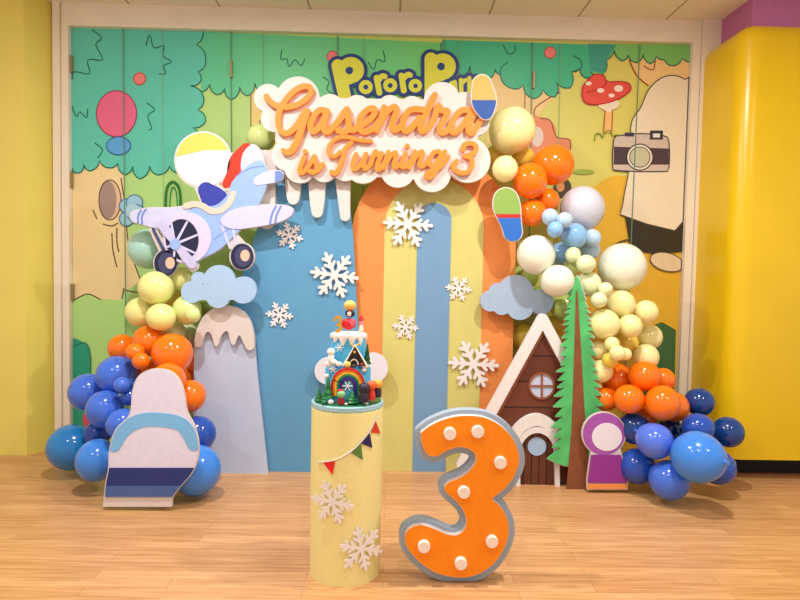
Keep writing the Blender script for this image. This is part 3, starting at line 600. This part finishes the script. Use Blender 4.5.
BAL = [
 # left garland
 (261,138,14,'G',3.80,'pale lime balloon peeking out at the left of the white sign'),
 (149,249,20,'M',3.80,'large mint balloon behind the airplane wheel'),
 (156,288,17,'Y',3.62,'largest pale yellow balloon just below the airplane wheel'),
 (181,279,12,'Y',3.68,'yellow balloon tucked between the propeller tip and pale blue cloud'),
 (141,312,15,'Y',3.66,'pale yellow balloon at the outer edge above the left orange ones'),
 (161,317,14,'Y',3.52,'pale yellow balloon directly above the topmost left orange balloon'),
 (187,310,14.5,'G',3.62,'lime green balloon under the left end of the pale blue cloud'),
 (193,315,7.5,'G',3.50,'tiny lime balloon in front of the lime one under the cloud'),
 (188,336,14,'E',3.77,'pale green balloon touching the left edge of the hill panel'),
 (172,334,14,'P',3.74,'peach yellow balloon set back behind the left orange balloons'),
 (174,299,11,'K',3.86,'golden balloon deep in the gap between the left yellow balloons'),
 (207,304,13,'Q',3.80,'olive green balloon between the pale blue cloud and the hill panel'),
 (149,341,16,'O',3.52,'topmost orange balloon of the left garland'),
 (122,348,13.5,'O',3.60,'outermost orange balloon of the left garland'),
 (135,352,9,'O',3.46,'small orange balloon beneath the topmost left orange one'),
 (141,361,8.5,'O',3.42,'small orange balloon lowest of the left pair of small ones'),
 (172,354,20,'O',3.48,'largest orange balloon of the left garland'),
 (147,373,14,'O',3.62,'shaded orange balloon beside the uppermost left blue balloon'),
 (168,380,17,'O',3.36,'orange balloon rising behind the top of the plain white board'),
 (190,396,16,'O',3.42,'orange balloon at the right shoulder of the plain white board'),
 (189,376,13,'O',3.78,'orange balloon set back beside the hill panel edge'),
 (197,362,10,'O',3.77,'small orange balloon peeking from behind the hill panel edge'),
 (117,375,19.5,'B',3.48,'large blue balloon uppermost in the left blue cluster'),
 (88,392,18.5,'B',3.58,'blue balloon overlapping the left jamb of the mural'),
 (105,409,18.5,'B',3.42,'large blue balloon in the middle of the left blue cluster'),
 (122,385,8,'B',3.36,'small blue balloon in front of the uppermost left blue one'),
 (130,397,9,'D',3.36,'small dark blue balloon beside the plain white board'),
 (133,384,6.5,'D',3.38,'tiny dark blue balloon touching the white board near its top'),
 (123,424,16,'B',3.38,'blue balloon behind the left shoulder of the plain white board'),
 (72.5,447,23.5,'T',3.55,'big teal blue balloon resting on the floor by the left jamb'),
 (97,434,13,'D',3.52,'dark blue balloon wedged above the teal blue floor balloon'),
 (97,460,20.5,'S',3.30,'bright blue balloon between the teal balloon and plain white board'),
 (196,470,25,'S',3.26,'big bright blue balloon on the floor before the hill panel'),
 (198,434,18,'D',3.40,'dark blue balloon above the big bright blue floor balloon'),
 # right garland
 (512,130,23,'P',3.76,'large pale yellow balloon at the right tip of the white sign'),
 (505,169,13,'P',3.58,'small pale yellow balloon between the sign and orange balloons'),
 (496,156,11,'K',3.84,'golden balloon behind the lower right lobe of the sign'),
 (523,157,11,'K',3.86,'golden balloon tucked between the topmost right yellow and orange balloons'),
 (553,165,20.5,'O',3.74,'topmost and largest orange balloon of the right garland'),
 (530,181,17.5,'O',3.62,'orange balloon above the plain green and blue board'),
 (547,201,12.5,'O',3.70,'small orange balloon touching the grey white balloon'),
 (532,213,14,'O',3.66,'orange balloon half behind the plain green and blue board'),
 (582,209,22.5,'W',3.76,'large grey white balloon near the top of the right garland'),
 (550,217,8.5,'l',3.56,'pale blue small balloon, first left of its near twin'),
 (564.5,220,8,'l',3.52,'pale blue small balloon in front of the grey white balloon'),
 (555,229.5,8,'L',3.50,'small sky blue balloon below the two pale blue ones'),
 (574,236,13,'L',3.58,'biggest sky blue balloon of the right garland'),
 (592,238,9,'l',3.64,'pale blue balloon at the outer side of the biggest sky blue one'),
 (590,250,10,'l',3.74,'pale blue balloon set back under the outer pale blue one'),
 (561,254,12,'L',3.78,'sky blue balloon set back between ivory and sky blue balloons'),
 (536,255,19.5,'C',3.54,'ivory balloon against the orange edge of the arch'),
 (557.5,281,16.5,'C',3.52,'ivory balloon just left of the fir tree tip'),
 (573,255,8,'E',3.56,'small pale green balloon below the biggest sky blue one'),
 (586,264,9.5,'E',3.52,'pale green balloon near the big ivory balloon, uppermost of three'),
 (571,268,8.5,'G',3.64,'small lime balloon above the fir tree tip'),
 (588,284,13,'E',3.56,'pale green balloon just right of the fir tree tip'),
 (605.5,289,7,'E',3.48,'tiny pale green balloon under the big ivory balloon'),
 (599,300,8,'E',3.46,'small pale green balloon beside the fir tree, above the yellow ones'),
 (622,267,24,'C',3.70,'biggest ivory balloon, standing out before the mural'),
 (621,304,14,'P',3.60,'pale yellow balloon directly under the biggest ivory balloon'),
 (646,312,12,'P',3.60,'pale yellow balloon at the outer edge, highest of that edge'),
 (630,326,12,'P',3.50,'pale yellow balloon in the middle of the right yellow group'),
 (604,324,15.5,'P',3.50,'large pale yellow balloon touching the fir tree boughs'),
 (649,337,13,'P',3.70,'pale yellow balloon set back at the outer edge, second down'),
 (646,357,13,'P',3.64,'pale yellow balloon resting on the right orange balloons'),
 (612,344,7.5,'P',3.44,'tiny pale yellow balloon, top of the cluster of four tiny ones'),
 (617.5,353,8,'P',3.38,'small pale yellow balloon, foremost of the four tiny ones'),
 (625,354,6.5,'P',3.44,'tiny pale yellow balloon, outermost of the four tiny ones'),
 (610,360,8,'K',3.50,'small golden balloon, lowest of the four tiny ones'),
 (625,343,14,'K',3.70,'golden balloon deep in the right yellow group'),
 (601,371,12,'P',3.52,'pale yellow balloon beside the fir tree above the orange ones'),
 (598,350,9,'P',3.54,'small pale yellow balloon at the fir boughs, halfway up the tree'),
 (566,307,15,'Q',3.74,'olive green balloon behind the upper fir tree'),
 (556,324,10,'K',3.84,'golden balloon between house roof and fir tree'),
 (523,337,13,'K',3.86,'golden balloon between the arch and the house roof'),
 (524,277,14,'Q',3.88,'olive green balloon between the arch and the ivory balloons'),
 (533,312,14,'G',3.88,'lime balloon behind the grey blue cloud'),
 (541,300,14,'Q',3.86,'olive green balloon behind the lobe of the grey blue cloud'),
 (644.5,376,15.5,'O',3.46,'orange balloon uppermost in the lower right orange group'),
 (629,399,15,'O',3.40,'orange balloon lower left in the right orange group'),
 (662.5,403,17.5,'O',3.34,'largest orange balloon of the lower right orange group'),
 (663,380,12,'O',3.56,'orange balloon peeking behind the uppermost lower right one'),
 (674,407,15,'O',3.48,'orange balloon behind the largest one, next to the navy balloons'),
 (617,379,16,'O',3.56,'orange balloon set back above the lower right orange group'),
 (606,399,12,'O',3.52,'orange balloon beside the fir tree boughs'),
 (643,418,13,'O',3.50,'shaded orange balloon at the bottom of the right orange group'),
 (699.5,402,14.5,'N',3.50,'navy balloon touching the right jamb, highest of the navy ones'),
 (698,428,15.5,'D',3.36,'dark blue balloon above the big bright blue right balloon'),
 (728,432,15.5,'N',3.42,'navy balloon nearest the yellow casing'),
 (655,441,18,'V',3.28,'periwinkle blue balloon below the largest lower orange balloon'),
 (697.5,457,26,'S',3.16,'biggest bright blue balloon of the right garland'),
 (669,480,20,'B',3.22,'blue balloon resting on the floor, lowest of the right garland'),
 (637,466,18,'D',3.38,'dark blue balloon behind the small purple board'),
 (634,428,16,'N',3.50,'navy balloon above the small purple board'),
 (670,430,13,'N',3.50,'navy balloon deep between the right orange and blue balloons'),
 (717,467,18,'D',3.36,'dark blue balloon half hidden behind the biggest bright blue one'),
 (684,446,14,'D',3.40,'dark blue balloon set back behind the periwinkle one'),
]
# push touching balloons apart along their lines of sight so that they nest instead of passing through each other
N = len(BAL); D = np.array([b[4] for b in BAL]); PX = np.array([b[:3] for b in BAL], float)
dirs = np.array([tuple((lambda r: r/r.y)(ray(b[0], b[1]))) for b in BAL])
Dinit = D.copy()
def cap(i):
    lo = PX[i, 1]+PX[i, 2]-hor(PX[i, 0]); m = 4.15-PX[i, 2]*D[i]/FPX*1.12-.02
    return min(m, 750/lo-.003) if lo > 120 else m
for it in range(260):
    C = dirs*D[:, None]; Rw = PX[:, 2]*D/FPX
    for i in range(N):
        for j in range(i+1, N):
            g = C[i]-C[j]; dist = math.sqrt(g@g); need = (Rw[i]+Rw[j])*.97
            if dist < need:
                s = (need-dist)*.35*(1 if D[i] >= D[j] else -1); D[i] += s; D[j] -= s
    for i in range(N): D[i] = min(max(D[i]*.998+Dinit[i]*.002, Dinit[i]-(.03 if Dinit[i] > 3.74 or BAL[i][2] == 25 else .16)), cap(i))
rb = random.Random(11)
for i, (px, py, r, cc, _, lab) in enumerate(BAL):
    o = proto[cc].copy(); COL.objects.link(o)
    o.location = at(px, py, D[i]); rw = r*D[i]/FPX
    tilt = Vector((rb.uniform(-.55, .55), 1, rb.uniform(-.5, .35)))
    if lab.startswith('biggest bright blue'): tilt = Vector((.5, -.85, .1))
    if lab.startswith('large pale yellow balloon at the right'): tilt = Vector((-.3, .6, -.8))
    if lab.startswith('periwinkle'): tilt = Vector((-.8, .6, .4))
    o.rotation_euler = tilt.to_track_quat('-Z', 'Y').to_euler(); k = rb.uniform(.97, 1.03); o.scale = (rw*k, rw/k, rw)
    tag(o, lab, 'balloon', 'balloons of the left garland' if px < 400 else 'balloons of the right garland')
for o in proto.values(): bpy.data.objects.remove(o)

# ------------------------------------------------------------------ snowflakes
fl_ = []
for q in range(6):
    an = math.pi/3*q; c, s = math.cos(an), math.sin(an); u = lambda x, y: (x*c-y*s, x*s+y*c)
    fl_.append(stroke([u(0, 0), u(.93, 0)], .07, smooth=False))
    for a0, ln_ in ((.32, .26), (.60, .24)):
        for sg_ in (1, -1): fl_.append(stroke([u(a0, 0), u(a0+ln_*.72, sg_*ln_*.75)], .062, smooth=False))
fL = outline(fl_, cell=.012, tol=.002)
fp = MB().slab(fL, -.07, .07).build('snowflake', mat('white_glitter_foam', (238, 232, 232), .55, var=.04, scale=120, bump=.2), None, (0, 0, 0))
def flake(px, py, rpx, d, rot, label, turn=0, loc=None):
    o = fp.copy(); COL.objects.link(o); s = rpx*d/FPX; o.scale = (s, s*(.15 if s > .13 else .2), s); o.location = loc if loc else at(px, py, d)
    o.rotation_euler = Matrix.Rotation(turn, 4, 'Z').to_3x3().__matmul__(Matrix.Rotation(rot, 3, 'Y')).to_euler()
    return tag(o, label, 'snowflake', 'white foam snowflakes')
flake(289.5, 235.5, 14, dB-.010, .25, 'small white snowflake high on the blue panel, under the plane wing')
flake(334.5, 275, 24.5, dB-.016, .12, 'large white snowflake by the right edge of the blue panel')
flake(279.5, 315, 14, dB-.010, .1, 'small white snowflake beside the pale blue cloud')
flake(408, 224, 25, dA-.022, .05, 'large white snowflake over the top left of the striped arch')
flake(458.5, 288.5, 13.5, dA-.014, .1, 'small white snowflake on the yellow stripe left of the grey cloud')
flake(405.5, 327, 13.5, dA-.014, .1, 'small white snowflake on the left yellow stripe of the arch')
flake(473.5, 364, 26, dA-.022, .05, 'large white snowflake low on the arch near the house roof')

# ------------------------------------------------------------------ plinth, cake
fr = floor_at(345, 587.5); rad = .2
for _ in range(5):
    dc = fr.y+4.15+rad; rad = 35.9*dc/FPX
pc = Vector((at(344.9, 570, dc).x, dc-4.15, 0)); pz = at(347.2, 405, dc).z
px_ = dc/FPX
m_pl = mat('pale_yellow_glitter', (240, 230, 158), .55, var=.07, scale=220, bump=.3)
pln = tag(MB().lathe([(rad, 0), (rad, pz-.004), (rad-.004, pz)], pc, 96).build('plinth', m_pl), 'round pale yellow glitter plinth carrying the birthday cake', 'plinth')
def on_cyl(px, py, R, zc=None):
    r = ray(px, py); o = CAM-pc; A = r.x*r.x+r.y*r.y; B = 2*(o.x*r.x+o.y*r.y); C = o.x*o.x+o.y*o.y-R*R; dsc = max(B*B-4*A*C, 0)
    return CAM+r*((-B-math.sqrt(dsc))/(2*A))
for px, py, rp, ro, lb in ((332, 502, 23.5, .1, 'white snowflake on the plinth, higher of the two'), (361.5, 548.5, 24.5, .3, 'white snowflake near the foot of the plinth')):
    q = on_cyl(px, py, rad+.006); an = math.atan2(q.x-pc.x, -(q.y-pc.y))
    flake(px, py, rp, q.y+4.15, ro, lb, an*.85, q)
bpy.data.objects.remove(fp)
# bunting draped on the plinth
e = on_cyl(347, 445, rad+.004)
bu = empty('bunting', (e.x, e.y, e.z), 'bunting of four small coloured pennants across the plinth', 'bunting')
sp = crom([(318, 462.5), (335, 460), (350, 452), (361, 442), (370, 430), (377, 416)], 6)
MB().tube([on_cyl(x, y, rad+.004) for x, y in sp], .0028).build('string', m_foam, bu)
for tri, c in ((((323, 462.5), (335, 460.5), (332.5, 475)), (230, 30, 30)), (((351, 452.5), (361, 444), (363, 460)), (90, 130, 60)), (((361, 443.5), (370, 433), (372.5, 448)), (44, 36, 90)), (((371, 432.5), (376, 421), (380.5, 433.5)), (214, 60, 36))):
    f = [on_cyl(x, y, rad+.0055) for x, y in tri]; bk = [on_cyl(x, y, rad+.003) for x, y in tri]
    MB().add(f+bk, [(0, 1, 2), (5, 4, 3), (0, 3, 4, 1), (1, 4, 5, 2), (2, 5, 3, 0)]).build('pennant', flat(c), bu)
# cake
def cz(py): return at(347.5, py, dc).z
def cp(px, py, R): return on_cyl(px, py, R)
ck = empty('birthday_cake', (pc.x, pc.y, pz), 'two tier blue birthday cake with rainbow and fondant decorations on the plinth', 'cake')
fon = lambda c: mat('fondant_%d_%d_%d' % c, c, .45, var=.05, scale=60)
WH, F_BL, F_G, F_DG = fon((246, 242, 236)), fon((70, 170, 214)), fon((30, 116, 60)), fon((14, 78, 46))
R1_, R2_ = 22.8*px_, 17.5*px_
zb = pz+.022; zt1 = cz(366); zt2 = cz(334)
MB().lathe([(rad-.003, 0), (rad+.001, .004), (rad+.001, .019), (rad-.004, .022)], (pc.x, pc.y, pz), 64).build('cake_board', mat('pale_blue_foil', (160, 204, 216), .35, var=.06, scale=60), ck)
MB().lathe([(rad-.008, 0), (rad-.012, .006), (0.01, .008)], (pc.x, pc.y, zb-.001), 64, cap=False).build('green_icing', F_G, ck)
MB().lathe([(R1_, 0), (R1_, zt1-zb-.01), (R1_-.008, zt1-zb), (0.001, zt1-zb)], (pc.x, pc.y, zb), 48).build('lower_tier', F_BL, ck)
MB().lathe([(R2_, 0), (R2_, zt2-zt1-.01), (R2_-.008, zt2-zt1), (0.001, zt2-zt1)], (pc.x, pc.y, zt1), 48).build('upper_tier', F_BL, ck)
# white drip on top
b = MB(); n = 72; top = []; bot = []; rr = random.Random(5)
ph = [rr.uniform(.3, 1) for _ in range(12)]
vs = []
for i in range(n):
    a_ = 2*math.pi*i/n; w_ = i/6 % 1; k = ph[int(i/6)]; drop = .010+.034*k*max(0, math.sin(math.pi*w_))**1.5
    for R_, z_ in ((R2_*.2, .006), (R2_-.006, .006), (R2_+.004, .001), (R2_+.005, -drop*.6), (R2_+.001, -drop)): vs.append((pc.x+R_*math.cos(a_), pc.y+R_*math.sin(a_), zt2+z_))
b.add(vs, [(i*5+j, ((i+1) % n)*5+j, ((i+1) % n)*5+j+1, i*5+j+1) for i in range(n) for j in range(4)]+[tuple(i*5 for i in range(n))], 0, True); b.build('icing_drip', WH, ck)
# rainbow on the front of the lower tier
def arc_on(cx, cy, rx, R_, wt, m, par, nm='rainbow_band', y_end=None):
    pts = [on_cyl(cx-rx*math.cos(t), cy-rx*1.08*math.sin(t), R_) for t in [math.pi*i/20 for i in range(21)]]
    pts = [on_cyl(cx-rx, cy+10, R_)]+pts+[on_cyl(cx+rx, cy+10, R_)]
    return MB().tube(pts, wt, 0, 8).build(nm, m, par)
rbw = arc_on(348, 386, 16, R1_+.003, 1.35*px_, fon((214, 44, 40)), ck, 'rainbow')
for rx, c in ((14, (240, 130, 40)), (12, (244, 206, 70)), (10, (40, 140, 70)), (8, (36, 60, 150)), (6.2, (70, 40, 120))): arc_on(348, 386, rx, R1_+.002, 1.2*px_, fon(c), rbw)
# little A-frame house on the upper tier
yb_ = pc.y-R2_-.012
def face(pts, yo, th, m, nm, par): return MB().slab([[((q := at(x, y, yo+4.15)).x, q.z) for x, y in pts]], yo, yo+th).build(nm, m, par)
hs = face([(355, 346), (366, 366), (344, 366)], yb_, .012, fon((40, 30, 30)), 'fondant_house', ck)
MB().tube([at(343, 366, yb_+4.145), at(355, 345, yb_+4.145), at(367, 366, yb_+4.145)], .0042).build('roof_edge', WH, hs)
MB().tube([at(350, 343.5, yb_+4.147), at(354.5, 347, yb_+4.147), at(360, 343.5, yb_+4.147)], .004).build('gable_cross', fon((230, 180, 70)), hs)
MB().ball(at(354.5, 352, yb_+4.147), .006, 0, (1, .5, 1)).build('gable_window', fon((230, 190, 90)), hs)
MB().tube([at(354+4.2*math.cos(t), 365-5.5*math.sin(t), yb_+4.147) for t in [math.pi*i/10 for i in range(11)]], .0025).build('doorway', WH, hs)
# snowy ledge lumps, small snowflakes, trees
def lump(px, py, R_, r, m=WH, nm='snow_lump', sc=(1, .6, .75)): q = on_cyl(px, py, R_); return MB().ball(q, r*px_, 0, sc).build(nm, m, ck)
for x, y, r in ((329, 364, 4), (334, 362, 3.4), (339, 364, 3.2), (327, 376, 2.8), (365, 366, 3.5), (369, 362, 3), (364, 370, 2.6), (331, 402, 3), (346, 404, 1.6), (366, 403, 2.4)): lump(x, y, R1_+.004 if y < 395 else rad*.86, r)
lump(347.5, 364.5, R1_+.006, 3.3, fon((240, 206, 110)), 'fondant_ball', (1, .7, .9)); lump(362, 364, R1_+.006, 2.4, fon((214, 70, 60)), 'fondant_ball'); lump(354, 366, R1_+.006, 2.2, fon((60, 56, 60)), 'fondant_ball')
for x, y, R_, s in ((339.5, 347.5, R2_, 4.4), (347.5, 386, R1_, 5), (333, 369, R1_, 3.6)):
    q = on_cyl(x, y, R_+.003); b = MB()
    for t in (0, math.pi/3, 2*math.pi/3):
        dx, dz = math.cos(t)*s*px_, math.sin(t)*s*px_; b.tube([(q.x-dx, q.y-.001, q.z-dz), (q.x+dx, q.y-.001, q.z+dz)], .0022, 0, 6)
    b.build('fondant_snowflake', WH, ck)
def cone(px, base, top, rpx, yo, m=F_G):
    a0 = at(px, base, yo+4.15); zt = at(px, top, yo+4.15).z; h = zt-a0.z; pr_ = []
    for k_ in range(4): pr_ += [(rpx*px_*(1-k_*.23), h*k_*.24), (rpx*px_*(1-k_*.23)*.62, h*(k_*.24+.2))]
    MB().lathe(pr_+[(.0005, h)], (a0.x, yo, a0.z), 14).build('fondant_tree', m, ck)
cone(328, 398, 377, 5.5, pc.y-R1_*.9-.01); cone(319, 400, 388, 4.2, pc.y-R1_*.7); cone(367, 364, 343, 4.2, pc.y-R2_*.75, F_DG); cone(324, 401, 391, 3.6, pc.y-R1_*1.15); cone(352, 402, 391, 6.5, pc.y-R1_-.012)
# plain peg shapes standing on the board and ledge
def peg(px, foot, h, rb_, rh, cb, ch, yo, extra=None):
    a0 = at(px, foot, yo+4.15); s = px_
    p_ = MB().lathe([(rb_*s*.8, 0), (rb_*s, h*s*.15), (rb_*s*.75, h*s*.5), (rb_*s*.4, h*s*.6)], (a0.x, yo, a0.z), 16).build('fondant_peg', fon(cb), ck)
    MB().ball((a0.x, yo, a0.z+h*s*.72), rh*s, 0, (1, 1, .92)).build('ball_top', fon(ch), p_)
    return p_
yo = pc.y-rad*.82
peg(341, 404, 13, 3.6, 4.2, (150, 30, 40), (128, 190, 130), yo); lump(340.5, 391, rad*.82, 2.6, fon((206, 44, 44)), 'fondant_ball', (1.2, 1, .7))
peg(364, 402, 19, 5, 5.6, (52, 40, 60), (50, 40, 58), pc.y-rad*.76); lump(364.5, 391.5, rad*.86, 3.2, fon((240, 190, 120)), 'fondant_ball', (1, .8, 1))
peg(371.5, 400, 20, 4, 5, (214, 60, 50), (236, 96, 44), pc.y-rad*.6); peg(377.5, 397, 18, 4, 5, (40, 44, 60), (240, 170, 70), pc.y-rad*.45)
peg(331, 362, 14, 3.6, 4, (246, 244, 244), (246, 244, 244), pc.y-R1_*.75)
# top of the cake: gold 3, red cushion with a heart, ball figure shapes
yt = pc.y-.02
gold = MB().slab([[((q := at(x, y, yt+4.13)).x, q.z) for x, y in l] for l in outline([stroke([(335, 320, 1.5), (337, 317, 1.4), (340.5, 318, 1.6), (340, 322.5, 1.5), (337.5, 324.5, 1.2)], 1.5), stroke([(337.5, 324.5, 1.2), (340.5, 326, 1.5), (340, 330, 1.6), (336.5, 331, 1.5)], 1.5)], cell=.15)], yt-.03, yt-.02).build('number_topper', mat('gold_glitter', (226, 178, 70), .35, var=.2, scale=200, metal=.4), ck)
a0 = at(348.5, 324, yt+4.15)
rc = MB().ball(a0, 1, 0, (7.2*px_, 5*px_, 6*px_)).build('red_cushion', fon((214, 26, 44)), ck)
ht = outline([circ(351, 321, 2), circ(354, 321.5, 2), poly([(349.3, 322), (355.8, 322.5), (352.3, 327)])], cell=.12)
MB().slab([[((q := at(x, y, yt-5.3*px_+4.15)).x, q.z) for x, y in l] for l in ht], yt-5.6*px_, yt-3.6*px_).build('heart', fon((246, 110, 130)), rc)
MB().ball(at(350, 313.5, yt+4.15), 4.9*px_, 0, (1, .9, .8)).build('navy_ball', fon((30, 34, 60)), ck); MB().ball(at(349.5, 313.8, yt+4.15-3*px_), 3*px_, 0, (.8, .6, .9)).build('white_ball', WH, ck)
MB().ball(at(350, 305.5, yt+4.15), 6.2*px_, 0, (1, 1, .84)).build('yellow_ball', fon((238, 196, 100)), ck); MB().ball(at(350, 309.3, yt+4.15-4*px_), 2.4*px_, 0, (1.3, .6, .6)).build('orange_ball', fon((236, 120, 50)), ck)
MB().lathe([(2.6*px_, 0), (2*px_, 5*px_), (1.4*px_, 7*px_)], (at(361, 331, yt+4.15).x, yt, at(361, 331, yt+4.15).z), 14).build('white_peg', WH, ck)
MB().ball(at(361, 322.5, yt+4.15), 2.6*px_).build('pink_ball', fon((240, 150, 160)), ck); MB().lathe([(2.8*px_, 0), (.3*px_, 5*px_)], (at(361.5, 320, yt+4.15).x, yt, at(361.5, 320, yt+4.15).z), 14).build('red_cone', fon((206, 36, 50)), ck)

# ------------------------------------------------------------------ standing number three
d3 = fdepth(461, 581.5)
n3 = empty('number_three', (at(461, 581, d3).x, d3-4.15, 0), 'big orange number three with grey border and white bulb dots on the floor', 'number sign')
T3 = crom([(421, 433), (432, 425), (448, 418.5), (465, 416), (485, 418), (503, 428), (515, 443), (519, 460), (514, 476), (505, 488), (494, 497)], 4)+[(492, 499.5)]+crom([(494, 501), (502, 509), (508, 522), (508, 537), (502, 552), (492, 565), (478, 574), (461, 577.5), (440, 574), (425, 566), (412, 554), (405.5, 543), (406, 533), (413, 527), (423, 525.5), (435, 529.5), (448, 535), (458, 535), (465, 529), (466.5, 520), (462, 508), (454, 499), (447, 493), (444.5, 488), (449, 482.5), (460, 478), (470, 471), (476, 462), (475, 454), (468, 448.5), (458, 447), (447, 450.5), (438, 455.5), (430, 456), (425, 451), (421.5, 442)], 4)
gr = mat('grey_blue_felt', (156, 172, 190), .7, var=.05, scale=150, bump=.2)
lp = outline([('p', T3)], grow=6, cell=.5)
zf = min(z for l in lp for _, z in xz(l, d3))
L3 = [[(x, z-zf if False else max(z, 0.001)) for x, z in xz(l, d3)] for l in lp]
MB().slab(L3, d3-4.15, d3-4.15+.05).build('border_board', gr, n3)
face3 = MB().slab([xz(T3, d3-.03)], d3-4.18, d3-4.1502).build('number_face', mat('orange_face', (255, 144, 6), .5, var=.05, scale=40), n3)
wf3 = MB().slab([xz(l, d3-.028) for l in outline([('p', T3)], grow=.3, cell=.4)], d3-4.178, d3-4.1503).build('white_edge', m_foam, n3)
for x, y in ((450, 434), (478, 432), (500.5, 463), (464, 492.5), (492, 542), (424, 547), (461, 564)):
    q = at(x, y, d3-.045); bb = MB(); pr_ = [(0, -.006), (.9*6.2*d3/FPX, -.006), (6.2*d3/FPX, -.003), (6.2*d3/FPX, .014)]
    vs = MB().lathe(pr_, (0, 0, 0), 24); vs.v = [(q.x+x_, q.y+z_, q.z+y_) for x_, y_, z_ in vs.v]; vs.build('bulb', mat('bulb_white', (248, 236, 226), .4), n3)
